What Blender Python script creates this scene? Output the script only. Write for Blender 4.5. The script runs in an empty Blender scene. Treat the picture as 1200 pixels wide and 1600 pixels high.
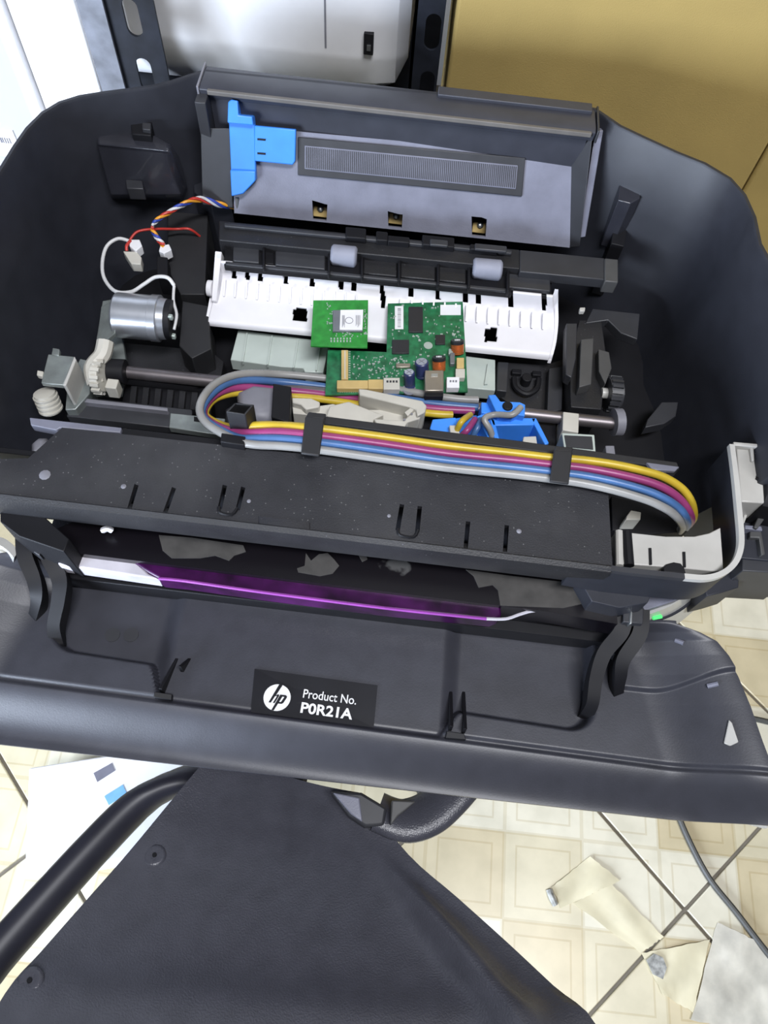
import bpy, bmesh, math, random
from mathutils import Vector, Matrix
random.seed(7)
S = bpy.context.scene
COL = S.collection

# ------------------------------------------------------------------ camera
H, ZB = 1.065, 0.55            # camera height, height of the printer's underside
PITCH, ROLL, FPX = 63.0, 6.4, 1200.0
_p, _r = math.radians(PITCH), math.radians(ROLL)
CF = Vector((0, math.cos(_p), -math.sin(_p)))
_R = Vector((1, 0, 0)); _U = _R.cross(CF)
CR = math.cos(_r) * _R + math.sin(_r) * _U
CU = -math.sin(_r) * _R + math.cos(_r) * _U
CC = Vector((0, 0, H))
cd = bpy.data.cameras.new('camera'); cam = bpy.data.objects.new('camera', cd); COL.objects.link(cam)
cam.matrix_world = Matrix(((CR.x, CU.x, -CF.x, CC.x), (CR.y, CU.y, -CF.y, CC.y), (CR.z, CU.z, -CF.z, CC.z), (0, 0, 0, 1)))
cd.sensor_fit = 'VERTICAL'; cd.sensor_height = 36.0; cd.lens = 36.0 * FPX / 1600.0
cd.clip_start = 0.01
S.camera = cam

def _ray(x, y): return CF * FPX + CR * (x - 600) - CU * (y - 800)
def W(x, y, z):
    """pixel -> world point at height z above the printer's underside"""
    d = _ray(x, y); return CC + d * ((ZB + z - H) / d.z)
def WY(x, y, Y):
    """pixel -> world point on the upright plane at depth Y"""
    d = _ray(x, y); return CC + d * (Y / d.y)

# ------------------------------------------------------------------ light
S.view_settings.view_transform = 'Standard'; S.view_settings.look = 'None'
S.view_settings.gamma = 1.0; S.view_settings.use_curve_mapping = False
S.view_settings.exposure = 0.0
w = bpy.data.worlds.new('room_light'); S.world = w; w.use_nodes = True
bg = w.node_tree.nodes['Background']; bg.inputs[0].default_value = (0.80, 0.86, 1.0, 1); bg.inputs[1].default_value = 0.12

def area(name, loc, target, sx, sy, watts, color):
    l = bpy.data.lights.new(name, 'AREA'); l.shape = 'RECTANGLE'; l.size = sx; l.size_y = sy
    l.energy = watts; l.color = color
    o = bpy.data.objects.new(name, l); COL.objects.link(o); o.location = loc
    d = Vector(target) - Vector(loc); o.rotation_euler = d.to_track_quat('-Z', 'Y').to_euler()
    return o
area('doorway_daylight', (-1.15, -1.15, 0.66), (-0.3, -0.05, 0.22), 0.9, 1.0, 95, (0.74, 0.84, 1.0))
area('ceiling_tube_light', (0.35, -0.45, 2.7), (0.0, 0.25, 0.5), 1.25, 0.30, 57, (0.95, 0.96, 1.0))

# ------------------------------------------------------------------ materials
def rgb(r, g, b):
    f = lambda c: ((c / 255) / 12.92 if c / 255 <= .04045 else ((c / 255 + .055) / 1.055) ** 2.4)
    return (f(r), f(g), f(b))
MATS = {}
def mat(name, color, rough=.5, metal=0, var=.12, scale=60, bump=0.0, coat=0, spec=.5, trans=0, emit=None, alpha=1):
    m = bpy.data.materials.new(name); m.use_nodes = True
    nt = m.node_tree; N = nt.nodes; L = nt.links; b = N['Principled BSDF']
    tc = N.new('ShaderNodeTexCoord'); nz = N.new('ShaderNodeTexNoise')
    nz.inputs['Scale'].default_value = scale; nz.inputs['Detail'].default_value = 4
    L.new(tc.outputs['Object'], nz.inputs['Vector'])
    cr = N.new('ShaderNodeValToRGB'); e = cr.color_ramp.elements
    e[0].position = .3; e[1].position = .7
    e[0].color = (*[c * (1 - var) for c in color], 1); e[1].color = (*[min(1, c * (1 + var)) for c in color], 1)
    L.new(nz.outputs['Fac'], cr.inputs['Fac']); L.new(cr.outputs['Color'], b.inputs['Base Color'])
    b.inputs['Roughness'].default_value = rough; b.inputs['Metallic'].default_value = metal
    b.inputs['Coat Weight'].default_value = coat; b.inputs['Specular IOR Level'].default_value = spec
    b.inputs['Transmission Weight'].default_value = trans; b.inputs['Alpha'].default_value = alpha
    if bump:
        bp = N.new('ShaderNodeBump'); bp.inputs['Strength'].default_value = bump; bp.inputs['Distance'].default_value = .0006
        n2 = N.new('ShaderNodeTexNoise'); n2.inputs['Scale'].default_value = 900; L.new(tc.outputs['Object'], n2.inputs['Vector'])
        L.new(n2.outputs['Fac'], bp.inputs['Height']); L.new(bp.outputs['Normal'], b.inputs['Normal'])
    if emit:
        b.inputs['Emission Color'].default_value = (*emit[0], 1); b.inputs['Emission Strength'].default_value = emit[1]
    MATS[name] = m; return m
mat('shell', (.022, .0235, .031), .48, bump=.06, spec=.4)
mat('shell_gloss', (.030, .031, .040), .26, coat=.3)
mat('black', (.008, .008, .010), .55, spec=.25)
mat('flap', (.040, .042, .054), .45)
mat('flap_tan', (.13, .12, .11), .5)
mat('strip_lilac', (.30, .07, .36), .25)
mat('black_rub', (.016, .016, .018), .6)
mat('dark_grey', (.032, .033, .038), .45)
mat('tray_grey', (.18, .185, .235), .42, bump=.2)
mat('door', (.036, .037, .047), .42, bump=.08)
mat('mid_grey', (.20, .20, .23), .5)
mat('roller', (.25, .26, .32), .6)
mat('white', (.82, .81, .84), .4, var=.03)
mat('cream', (.54, .52, .46), .45, var=.06)
mat('pale', (.48, .54, .50), .3, var=.05)
mat('blue', (.05, .26, .85), .38, var=.08)
mat('metal', (.50, .52, .52), .32, metal=.9)
mat('zinc', (.30, .33, .32), .42, metal=.6, var=.2, scale=90)
mat('rod', (.20, .18, .185), .42, metal=.8)
mat('motor', (.52, .54, .58), .3, metal=.75, var=.1)
mat('pcb', (.015, .14, .055), .35, var=.4, scale=220)
mat('pcb_bright', (.02, .24, .03), .35, var=.25, scale=200)
mat('chip', (.02, .02, .024), .35)
mat('shield', (.20, .21, .23), .35, metal=.5)
mat('gold', (.55, .40, .16), .4, var=.15)
mat('copper', (.62, .20, .06), .3, metal=.6)
mat('capblue', (.03, .04, .12), .3)
mat('solder', (.45, .52, .48), .4, metal=.4)
mat('paperwhite', (.80, .80, .82), .6, var=.03)
mat('usb', (.36, .32, .27), .3, metal=.8)
mat('tube_grey', (.27, .265, .255), .35)
mat('tube_blue', (.055, .13, .30), .35)
mat('tube_magenta', (.27, .04, .145), .35)
mat('tube_yellow', (.52, .37, .03), .35)
mat('wire_white', (.62, .62, .62), .4); mat('wire_red', (.5, .04, .03), .4)
mat('wire_blue', (.03, .06, .35), .4); mat('wire_orange', (.75, .33, .03), .4)
mat('silver_and_sheen', (.50, .49, .46), .28, var=.06)  # real silver parts, plus pale tone painted for lamp reflections
mat('strip', (.034, .003, .042), .32, spec=.3, var=.7, scale=45)
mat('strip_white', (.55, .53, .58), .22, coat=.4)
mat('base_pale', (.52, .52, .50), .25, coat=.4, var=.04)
mat('led', (.05, .6, .1), .3, emit=((.1, 1, .25), .7))
mat('sticker', (.010, .010, .013), .35)
mat('print_white', (.80, .80, .80), .5, var=.02)
mat('chair', (.055, .056, .070), .31, bump=.5)
mat('chair_gloss', (.016, .016, .024), .42, spec=.4)
mat('rubber', (.012, .012, .012), .7)
mat('cable', (.05, .05, .045), .5)
mat('post', (.010, .012, .018), .6, var=.4, spec=.2)
mat('post_lit', (.12, .13, .16), .5, var=.35)  # lighter copy of the post colour for the flange catching light
mat('wall', (.75, .76, .78), .8, var=.03, scale=5)
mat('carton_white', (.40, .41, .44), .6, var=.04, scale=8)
mat('appliance', (.87, .87, .89), .45, var=.02)
mat('cardboard', (.36, .26, .085), .8, var=.12, scale=9, bump=.4)
mat('tape', (.72, .66, .46), .45, var=.10, scale=25, alpha=.8)
mat('smudge', (.30, .30, .28), .7, var=.5, scale=160)
mat('film', (.66, .63, .54), .35, var=.25, scale=30, alpha=.7)
mat('dry', (.05, .047, .044), .75, var=.25, scale=80)
mat('foot', (.065, .065, .065), .5)
mat('box_blue', (.20, .45, .80), .5); mat('box_dark', (.16, .16, .2), .5)

def dusty(name, base, dust, amount):
    m = mat(name, base, .5, var=.15, bump=.3); nt = m.node_tree; N = nt.nodes; L = nt.links; b = N['Principled BSDF']
    tc = N.new('ShaderNodeTexCoord'); vo = N.new('ShaderNodeTexVoronoi'); vo.inputs['Scale'].default_value = 330
    L.new(tc.outputs['Object'], vo.inputs['Vector'])
    r1 = N.new('ShaderNodeValToRGB'); r1.color_ramp.elements[0].position = .04; r1.color_ramp.elements[0].color = (1, 1, 1, 1)
    r1.color_ramp.elements[1].position = .17; r1.color_ramp.elements[1].color = (0, 0, 0, 1)
    L.new(vo.outputs['Distance'], r1.inputs['Fac'])
    sp = N.new('ShaderNodeSeparateColor'); L.new(vo.outputs['Color'], sp.inputs['Color'])
    gt = N.new('ShaderNodeMath'); gt.operation = 'GREATER_THAN'; gt.inputs[1].default_value = 1 - amount; L.new(sp.outputs['Red'], gt.inputs[0])
    mu = N.new('ShaderNodeMath'); mu.operation = 'MULTIPLY'; L.new(gt.outputs[0], mu.inputs[0]); L.new(r1.outputs['Color'], mu.inputs[1])
    nz = N.new('ShaderNodeTexNoise'); nz.inputs['Scale'].default_value = 14; nz.inputs['Detail'].default_value = 6; L.new(tc.outputs['Object'], nz.inputs['Vector'])
    r2 = N.new('ShaderNodeValToRGB'); r2.color_ramp.elements[0].position = .5; r2.color_ramp.elements[1].position = .85; r2.color_ramp.elements[1].color = (.22, .22, .22, 1)
    L.new(nz.outputs['Fac'], r2.inputs['Fac'])
    ad = N.new('ShaderNodeMath'); ad.operation = 'ADD'; ad.use_clamp = True; L.new(mu.outputs[0], ad.inputs[0]); L.new(r2.outputs['Color'], ad.inputs[1])
    mx = N.new('ShaderNodeMix'); mx.data_type = 'RGBA'; old = b.inputs['Base Color'].links[0].from_socket
    L.new(ad.outputs[0], mx.inputs['Factor']); L.new(old, mx.inputs['A']); mx.inputs['B'].default_value = (*dust, 1)
    L.new(mx.outputs['Result'], b.inputs['Base Color'])
dusty('plate', (.020, .020, .024), (.16, .16, .16), .35)
dusty('wear_black', (.012, .012, .014), (.08, .08, .09), .15)

def ink_material():
    m = mat('inky', (.05, .05, .05), .6, var=.1); nt = m.node_tree; N = nt.nodes; L = nt.links; b = N['Principled BSDF']
    tc = N.new('ShaderNodeTexCoord'); nz = N.new('ShaderNodeTexNoise'); nz.inputs['Scale'].default_value = 17; nz.inputs['Detail'].default_value = 5
    L.new(tc.outputs['Object'], nz.inputs['Vector'])
    r = N.new('ShaderNodeValToRGB'); r.color_ramp.elements[0].position = .72; r.color_ramp.elements[1].position = .74
    L.new(nz.outputs['Fac'], r.inputs['Fac'])
    mx = N.new('ShaderNodeMix'); mx.data_type = 'RGBA'; L.new(r.outputs['Color'], mx.inputs['Factor'])
    mx.inputs['A'].default_value = (.004, .003, .005, 1); L.new(b.inputs['Base Color'].links[0].from_socket, mx.inputs['B'])
    L.new(mx.outputs['Result'], b.inputs['Base Color'])
    mr = N.new('ShaderNodeMapRange'); mr.inputs['To Min'].default_value = .3; mr.inputs['To Max'].default_value = .7
    L.new(r.outputs['Color'], mr.inputs['Value']); L.new(mr.outputs['Result'], b.inputs['Roughness'])
ink_material()

def tile_material():
    m = bpy.data.materials.new('floor_tile'); m.use_nodes = True; MATS['floor_tile'] = m
    nt = m.node_tree; N = nt.nodes; L = nt.links; b = N['Principled BSDF']
    ge = N.new('ShaderNodeNewGeometry'); mp = N.new('ShaderNodeVectorMath'); mp.operation = 'SCALE'; mp.inputs['Scale'].default_value = 1 / .1006
    L.new(ge.outputs['Position'], mp.inputs[0])
    fl = N.new('ShaderNodeVectorMath'); fl.operation = 'FLOOR'; L.new(mp.outputs[0], fl.inputs[0])
    fr = N.new('ShaderNodeVectorMath'); fr.operation = 'FRACTION'; L.new(mp.outputs[0], fr.inputs[0])
    wn = N.new('ShaderNodeTexWhiteNoise'); wn.noise_dimensions = '2D'; L.new(fl.outputs[0], wn.inputs['Vector'])
    r = N.new('ShaderNodeValToRGB'); r.color_ramp.interpolation = 'CONSTANT'
    e = r.color_ramp.elements; e[0].color = (.60, .54, .38, 1); e[1].position = .45; e[1].color = (.67, .63, .50, 1)
    x = e.new(.72); x.color = (.56, .48, .31, 1)
    L.new(wn.outputs['Value'], r.inputs['Fac'])
    sb = N.new('ShaderNodeVectorMath'); sb.operation = 'SUBTRACT'; sb.inputs[1].default_value = (.5, .5, 0); L.new(fr.outputs[0], sb.inputs[0])
    ab = N.new('ShaderNodeVectorMath'); ab.operation = 'ABSOLUTE'; L.new(sb.outputs[0], ab.inputs[0])
    sx = N.new('ShaderNodeSeparateXYZ'); L.new(ab.outputs[0], sx.inputs[0])
    mxm = N.new('ShaderNodeMath'); mxm.operation = 'MAXIMUM'; L.new(sx.outputs[0], mxm.inputs[0]); L.new(sx.outputs[1], mxm.inputs[1])
    r2 = N.new('ShaderNodeValToRGB'); r2.color_ramp.interpolation = 'CONSTANT'; e = r2.color_ramp.elements
    e[0].color = (1, 1, 1, 1); e[1].position = .33; e[1].color = (.84, .80, .72, 1)
    y = e.new(.355); y.color = (1, 1, 1, 1); z = e.new(.475); z.color = (.86, .83, .76, 1)
    L.new(mxm.outputs[0], r2.inputs['Fac'])
    mu = N.new('ShaderNodeMix'); mu.data_type = 'RGBA'; mu.blend_type = 'MULTIPLY'; mu.inputs['Factor'].default_value = .8
    L.new(r.outputs['Color'], mu.inputs['A']); L.new(r2.outputs['Color'], mu.inputs['B'])
    nz = N.new('ShaderNodeTexNoise'); nz.inputs['Scale'].default_value = 22; nz.inputs['Detail'].default_value = 6; L.new(ge.outputs['Position'], nz.inputs['Vector'])
    r3 = N.new('ShaderNodeValToRGB'); r3.color_ramp.elements[0].color = (.82, .82, .8, 1); r3.color_ramp.elements[0].position = .35; r3.color_ramp.elements[1].position = .6
    L.new(nz.outputs['Fac'], r3.inputs['Fac'])
    m2 = N.new('ShaderNodeMix'); m2.data_type = 'RGBA'; m2.blend_type = 'MULTIPLY'; m2.inputs['Factor'].default_value = .7
    L.new(mu.outputs['Result'], m2.inputs['A']); L.new(r3.outputs['Color'], m2.inputs['B'])
    L.new(m2.outputs['Result'], b.inputs['Base Color']); b.inputs['Roughness'].default_value = .3
tile_material()
mat('grout', (.16, .14, .11), .9)

# ------------------------------------------------------------------ mesh helpers
class MB:
    def __init__(s): s.v = []; s.f = []
    def add(s, vs, fs):
        n = len(s.v); s.v += [Vector(v) for v in vs]; s.f += [tuple(i + n for i in f) for f in fs]; return s
    def box(s, lo, hi, rot=None, c=None):
        lo, hi = Vector(lo), Vector(hi)
        vs = [Vector((x, y, z)) for z in (lo.z, hi.z) for y in (lo.y, hi.y) for x in (lo.x, hi.x)]
        if rot is not None:
            c = Vector(c) if c is not None else (lo + hi) / 2
            vs = [c + rot @ (v - c) for v in vs]
        return s.add(vs, [(0, 2, 3, 1), (4, 5, 7, 6), (0, 1, 5, 4), (2, 6, 7, 3), (0, 4, 6, 2), (1, 3, 7, 5)])
    def loft(s, rings, closed=True, caps=True):
        n = len(rings[0]); vs = [p for r in rings for p in r]; fs = []
        for k in range(len(rings) - 1):
            for i in range(n if closed else n - 1):
                j = (i + 1) % n
                fs.append((k * n + i, k * n + j, (k + 1) * n + j, (k + 1) * n + i))
        if caps and closed:
            fs.append(tuple(range(n - 1, -1, -1))); fs.append(tuple((len(rings) - 1) * n + i for i in range(n)))
        return s.add(vs, fs)
    def prism(s, pts, vec):
        vec = Vector(vec); a = [Vector(p) for p in pts]; return s.loft([a, [p + vec for p in a]])
    def px(s, pix, z0, z1):
        """upright prism whose top (height z1) has the outline traced in pixels"""
        top = [W(x, y, z1) for x, y in pix]; return s.prism(top, (0, 0, z0 - z1))
    def cyl(s, p0, p1, r0, r1=None, n=20):
        p0, p1 = Vector(p0), Vector(p1); r1 = r0 if r1 is None else r1; d = (p1 - p0).normalized()
        u = d.orthogonal().normalized(); v = d.cross(u)
        ring = lambda p, r: [p + (u * math.cos(t) + v * math.sin(t)) * r for t in [2 * math.pi * i / n for i in range(n)]]
        return s.loft([ring(p0, r0), ring(p1, r1)])
    def lathe(s, p0, d, prof, n=24):
        p0 = Vector(p0); d = Vector(d).normalized(); u = d.orthogonal().normalized(); v = d.cross(u)
        return s.loft([[p0 + d * h + (u * math.cos(t) + v * math.sin(t)) * r for t in [2 * math.pi * i / n for i in range(n)]] for h, r in prof])
    def tube(s, path, r, n=8, flat=None, sub=6, up=None):
        pts = spline([Vector(p) for p in path], sub) if sub > 1 else [Vector(p) for p in path]
        rings = []; u = None
        for i, p in enumerate(pts):
            d = (pts[min(i + 1, len(pts) - 1)] - pts[max(i - 1, 0)]).normalized()
            if up is not None: u = Vector(up); u = (u - d * u.dot(d)).normalized()
            elif u is None: u = d.orthogonal().normalized()
            else: u = (u - d * u.dot(d)).normalized()
            v = d.cross(u); rv = flat if flat else r
            rings.append([p + u * math.cos(t) * r + v * math.sin(t) * rv for t in [2 * math.pi * k / n for k in range(n)]])
        return s.loft(rings)
    def sheet(s, rows, thick):
        """closed slab from a grid of top points; thick = vector to the underside"""
        t = Vector(thick); nr, nc = len(rows), len(rows[0])
        top = [Vector(p) for r in rows for p in r]; bot = [p + t for p in top]; o = nr * nc; fs = []
        for i in range(nr - 1):
            for j in range(nc - 1):
                a = i * nc + j; fs.append((a, a + 1, a + nc + 1, a + nc)); fs.append((o + a, o + a + nc, o + a + nc + 1, o + a + 1))
        edge = [j for j in range(nc)] + [i * nc + nc - 1 for i in range(1, nr)] + [(nr - 1) * nc + j for j in range(nc - 2, -1, -1)] + [i * nc for i in range(nr - 2, 0, -1)]
        for k in range(len(edge)):
            a, b = edge[k], edge[(k + 1) % len(edge)]; fs.append((b, a, o + a, o + b))
        return s.add(top + bot, fs)
    def build(s, name, m, parent=None, bevel=0, smooth=35, loc=None):
        org = parent['_o'] if parent is not None else (tuple(loc) if loc is not None else (0, 0, 0))
        org = Vector(org)
        me = bpy.data.meshes.new(name); me.from_pydata([v - org for v in s.v], [], s.f); me.update()
        bm = bmesh.new(); bm.from_mesh(me); bmesh.ops.recalc_face_normals(bm, faces=bm.faces); bm.to_mesh(me); bm.free()
        me.polygons.foreach_set('use_smooth', [True] * len(me.polygons)); me.set_sharp_from_angle(angle=math.radians(smooth))
        me.materials.append(MATS[m])
        o = bpy.data.objects.new(name, me); COL.objects.link(o)
        if parent is not None: o.parent = parent
        else: o.location = org
        o['_o'] = tuple(org)
        if bevel:
            b = o.modifiers.new('bevel', 'BEVEL'); b.width = bevel; b.segments = 2; b.limit_method = 'ANGLE'; b.angle_limit = math.radians(40)
        return o
def spline(p, sub):
    out = []
    for i in range(len(p) - 1):
        a, b, c, d = p[max(i - 1, 0)], p[i], p[i + 1], p[min(i + 2, len(p) - 1)]
        for k in range(sub):
            t = k / sub
            out.append(.5 * ((2 * b) + (c - a) * t + (2 * a - 5 * b + 4 * c - d) * t * t + (3 * b - a - 3 * c + d) * t ** 3))
    out.append(p[-1]); return out
def lerp(a, b, t): return a + (b - a) * t
def pl(p, q, t): return (lerp(p[0], q[0], t), lerp(p[1], q[1], t))
def tag(o, label, cat, group=None, kind=None):
    if label: o['label'] = label
    if cat: o['category'] = cat
    if group: o['group'] = group
    if kind: o['kind'] = kind
    return o
def thing(name, loc, label, cat, group=None):
    o = bpy.data.objects.new(name, None); COL.objects.link(o); o.location = loc; o['_o'] = tuple(loc); o.empty_display_size = .02
    return tag(o, label, cat, group)
def cut(o, mb):
    """carve real holes into a part"""
    c = mb.build('cutter', 'black', loc=(0, 0, 0)); c.matrix_world = Matrix.Identity(4)
    org = Vector(o['_o'])
    for v in c.data.vertices: v.co -= org
    keep = o.parent; o.parent = None; loc = o.location.copy(); o.location = (0, 0, 0)
    bo = o.modifiers.new('b', 'BOOLEAN'); bo.object = c; bo.operation = 'DIFFERENCE'; bo.solver = 'EXACT'
    order = [m for m in o.modifiers if m.type == 'BEVEL']
    bev = [(m.width) for m in order]
    for m in order: o.modifiers.remove(m)
    bpy.context.view_layer.update()
    me = bpy.data.meshes.new_from_object(o.evaluated_get(bpy.context.evaluated_depsgraph_get()))
    o.modifiers.clear(); old = o.data; o.data = me; me.name = old.name
    me.set_sharp_from_angle(angle=math.radians(35))
    bpy.data.objects.remove(c); o.location = loc
    if keep: o.parent = keep; o.location = (0, 0, 0)

# ------------------------------------------------------------------ the room
T = .2845; q2 = math.sqrt(.5)
fm = MB(); fm.box((-1.7, -1.1, -.06), (1.7, 1.75, -.004)); floor = fm.build('floor', 'grout'); floor['kind'] = 'structure'
tm = None
for i in range(-10, 10):
    for j in range(-10, 10):
        s_ = .328 + T * (i + .5); d_ = .282 + T * (j + .5)
        cx, cy = (s_ + d_) * q2, (s_ - d_) * q2
        if not (-1.5 < cx < 1.5 and -.9 < cy < 1.4): continue
        if tm is None:
            mb = MB(); a = T / 2 - .0022; mb.box((-a, -a, -.006), (a, a, 0)); o = mb.build('tile', 'floor_tile', floor, bevel=.0012); tm = o.data
        else:
            o = bpy.data.objects.new('tile', tm); COL.objects.link(o); o.parent = floor
            b = o.modifiers.new('bevel', 'BEVEL'); b.width = .0012; b.segments = 2
        o.location = (cx, cy, 0); o.rotation_euler.z = math.pi / 4
mb = MB(); mb.box((-1.7, 1.6, -.06), (1.7, 1.75, 2.9)); wb = mb.build('wall_back', 'wall'); wb['kind'] = 'structure'

# shelving rack -----------------------------------------------------------
rack = thing('shelving_rack', (-.13, .62, 0), 'dark slotted angle iron shelving rack behind the open printer', 'rack')
def post(x0, x1, y, flange):
    mb = MB(); mb.box((x0, y, 0), (x1, y + .0025, 1.5)); o = mb.build('post', 'post', rack)
    c = MB(); z = .08
    while z < 1.45:
        xc = lerp(x0, x1, .66); n = 10
        ring = []
        for sgn, a0 in ((1, 0), (-1, math.pi)):
            for k in range(n + 1):
                t = a0 + math.pi * k / n; ring.append(Vector((xc + .0062 * math.cos(t), y - .01, z + sgn * .0085 + .0062 * math.sin(t))))
        c.prism(ring, (0, .03, 0)); z += .047
    cut(o, c)
    mb = MB(); mb.box((flange, y, 0), (flange + .0025, y + .04, 1.5)); mb.build('post_flange', 'post_lit', o)
post(-.279, -.221, .60, -.279)
# left post's lit outer flange, the light painted in as a greyer tone
mb = MB(); mb.prism([(-.279, .60, 0), (-.260, .5985, 0), (-.260, .596, 0), (-.2815, .5975, 0)], (0, 0, 1.5)); mb.build('post_edge', 'post_lit', rack)
post(-.020, .004, .625, -.020)
mb = MB(); mb.box((-.303, .645, ZB + .028), (.004, 1.05, ZB + .0335)); mb.build('shelf_board', 'post', rack, bevel=.001)
for y in (1.05,):
    for x in (-.303, -.031):
        mb = MB(); mb.box((x, y, 0), (x + .035, y + .0025, 1.5)); mb.build('post', 'post', rack)
mb = MB(); mb.box((-.303, .645, ZB - .005), (.004, .6475, ZB + .034)); mb.build('shelf_beam', 'post', rack)

# white appliance on the shelf -------------------------------------------
ap = thing('white_printer', (-.12, .75, ZB + .034), 'white plastic appliance with a small black socket standing on the rack shelf', 'appliance')
zb_, zt_ = ZB + .034, ZB + .30
prof = [(.69, zb_), (.666, ZB + .064), (.6565, ZB + .090), (.655, ZB + .096), (.655, zt_ - .01), (.665, zt_), (.98, zt_), (.985, zt_ - .02), (.985, zb_)]
rings = []
for x, ins, up in ((-.300, .0, 0), (-.075, 0, 0), (-.05, .002, .010), (-.034, .006, .03), (-.024, .014, .05)):
    rings.append([Vector((x, y + (ins if y < .8 else -ins), max(z, zb_ + up) - (ins if z > zt_ - .03 else 0))) for y, z in prof])
mb = MB(); mb.loft(rings); mb.build('body', 'appliance', ap, smooth=24)
mb = MB(); a = WY(569, 50, .655); b = WY(583, 85, .655); mb.box((a.x, .653, b.z), (b.x, .66, a.z)); sk = mb.build('socket', 'black', ap, bevel=.0005)
mb = MB(); mb.box((lerp(a.x, b.x, .35), .6515, lerp(b.z, a.z, .25)), (lerp(a.x, b.x, .75), .654, lerp(b.z, a.z, .5))); mb.build('socket_pin', 'metal', sk)
mb = MB(); mb.box((-.096, .6545, ZB + .1), (-.0945, .66, zt_ - .012)); mb.build('seam', 'mid_grey', ap)

# white cabinet and carton on the left -----------------------------------
ct = thing('white_carton', (-.6, .66, 0), 'white cardboard carton with a grey barcode strip beside a white board near the slotted post', 'carton')
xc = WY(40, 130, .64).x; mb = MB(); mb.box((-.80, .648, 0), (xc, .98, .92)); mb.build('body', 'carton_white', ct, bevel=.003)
mb = MB(); mb.box((xc - .011, .6465, .0), (xc + .0005, .67, .921)); mb.build('corner_strip', 'paperwhite', ct, bevel=.002)
p = WY(8, 218, .6475); mb = MB(); mb.box((p.x - .06, .6465, p.z - .02), (p.x + .012, .6485, p.z + .012)); lb = mb.build('label', 'paperwhite', ct)
for k in range(26):
    x = p.x - .055 + k * .0024; mb = MB(); mb.box((x, .6458, p.z - .003), (x + random.choice((.0008, .0014)), .6466, p.z + .003)); mb.build('bar', 'box_dark', lb)

mb = MB(); mb.box((xc + .003, .652, 0), (-.309, .672, 1.1)); o = mb.build('white_board', 'appliance', loc=(-.34, .66, 0), bevel=.002)
tag(o, 'narrow white board standing upright between the white carton and the slotted post', 'board')

# cardboard box on the right ---------------------------------------------
cx = thing('cardboard_box', (.30, .80, 0), 'large plain brown cardboard box standing behind the printer', 'box')
mb = MB(); mb.box((.012, .62, 0), (.297, .99, .98)); mb.build('side_panel', 'cardboard', cx, bevel=.003)
mb = MB(); mb.box((.2985, .62, 0), (.62, .99, .98)); mb.build('side_panel', 'cardboard', cx, bevel=.003)
for x0, x1 in ((.012, .297), (.299, .62)):
    mb = MB(); mb.box((x0, .62, .98), (x1, .99, .985)); mb.build('top_flap', 'cardboard', cx)

# ================================================================== the printer
PR = thing('printer', (-.02, .36, ZB), 'black printer with its top taken off, insides open, lying on the chair seat', 'printer')
def part(mb, name, m, parent=PR, bevel=.0006, label=None, smooth=35):
    o = mb.build(name, m, parent, bevel, smooth)
    if label: o['label'] = label
    return o
def z_(h): return ZB + h

# outer shell: rim traced at its height, swept down as a thin wall
RIM = .155
rim_px = [(0, 255), (18, 226), (38, 198), (62, 174), (90, 157), (122, 147), (160, 141), (200, 136), (235, 131), (265, 124), (295, 114), (320, 107)]
rim_px2 = [(932, 167), (950, 179), (972, 194), (1010, 212), (1060, 235), (1105, 253), (1145, 277), (1168, 303), (1184, 338), (1193, 380)]
L_ = [W(x, y, RIM) for x, y in rim_px]; R_ = [W(x, y, RIM) for x, y in rim_px2]
path = [Vector((-.284, .215, 0)), Vector((-.284, .30, 0)), Vector((-.282, .36, 0))] + L_ + [lerp(L_[-1], R_[0], k / 8) for k in range(1, 8)] + R_ + [Vector((.243, .37, 0)), Vector((.246, .31, 0)), Vector((.246, .262, 0))]
path = [Vector((p.x, p.y, 0)) for p in path]
cen = Vector((-.02, .33, 0))
def inset(p, d):
    q = p - cen; s = Vector((q.x / .26, q.y / .19, 0)); n = s.normalized(); return p - n * d
def wallring(i):
    p = path[i]; out = []
    top = RIM
    if p.y < .25 and p.x < 0: top = .102
    for d, z in ((.016, 0), (.004, .03), (.0, .10), (0, top - .002), (.0012, top), (.0035, top), (.0047, top - .002), (.008, .10), (.026, .03), (.034, .010)):
        q = inset(p, d); out.append(Vector((q.x, q.y, z_(min(z, top)))))
    return out
mb = MB(); rings = [wallring(i) for i in range(len(path))]; mb.loft(rings); SH = part(mb, 'outer_shell', 'shell', bevel=0, smooth=40)
mb = MB(); fl = [inset(p, .03) for p in path]; mb.prism([Vector((p.x, p.y, z_(.012))) for p in fl], (0, 0, -.012)); part(mb, 'base_pan', 'black', bevel=0)

# rear flap: ledge, upright panel and edge highlight painted tan
mb = MB(); mb.loft([[Vector((x, .508, z_(.146))), Vector((x, .506, z_(.1540))), Vector((x, .510, z_(.1555))), Vector((x, .531, z_(.1548))), Vector((x, .534, z_(.153))), Vector((x, .534, z_(.14)))] for x in (-.166, .121)])
RF = part(mb, 'rear_flap', 'flap', bevel=.0008, label='long rear flap along the back rim')
mb = MB(); mb.box((-.160, .5045, z_(.1510)), (.118, .5075, z_(.1545))); part(mb, 'flap_edge_highlight', 'flap_tan', RF)
mb = MB(); mb.box((-.160, .509, z_(.118)), (.117, .513, z_(.1515))); part(mb, 'upright_panel', 'flap', RF)
mb = MB(); mb.box((.005, .525, z_(.1545)), (.118, .5345, z_(.1575))); part(mb, 'flap_rib', 'flap', RF)
for x in (-.167, .1225):
    mb = MB(); mb.box((x - .0008, .506, z_(.146)), (x + .0008, .5345, z_(.1560))); part(mb, 'seam_strip', 'mid_grey' if x < 0 else 'dark_grey', RF)
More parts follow.
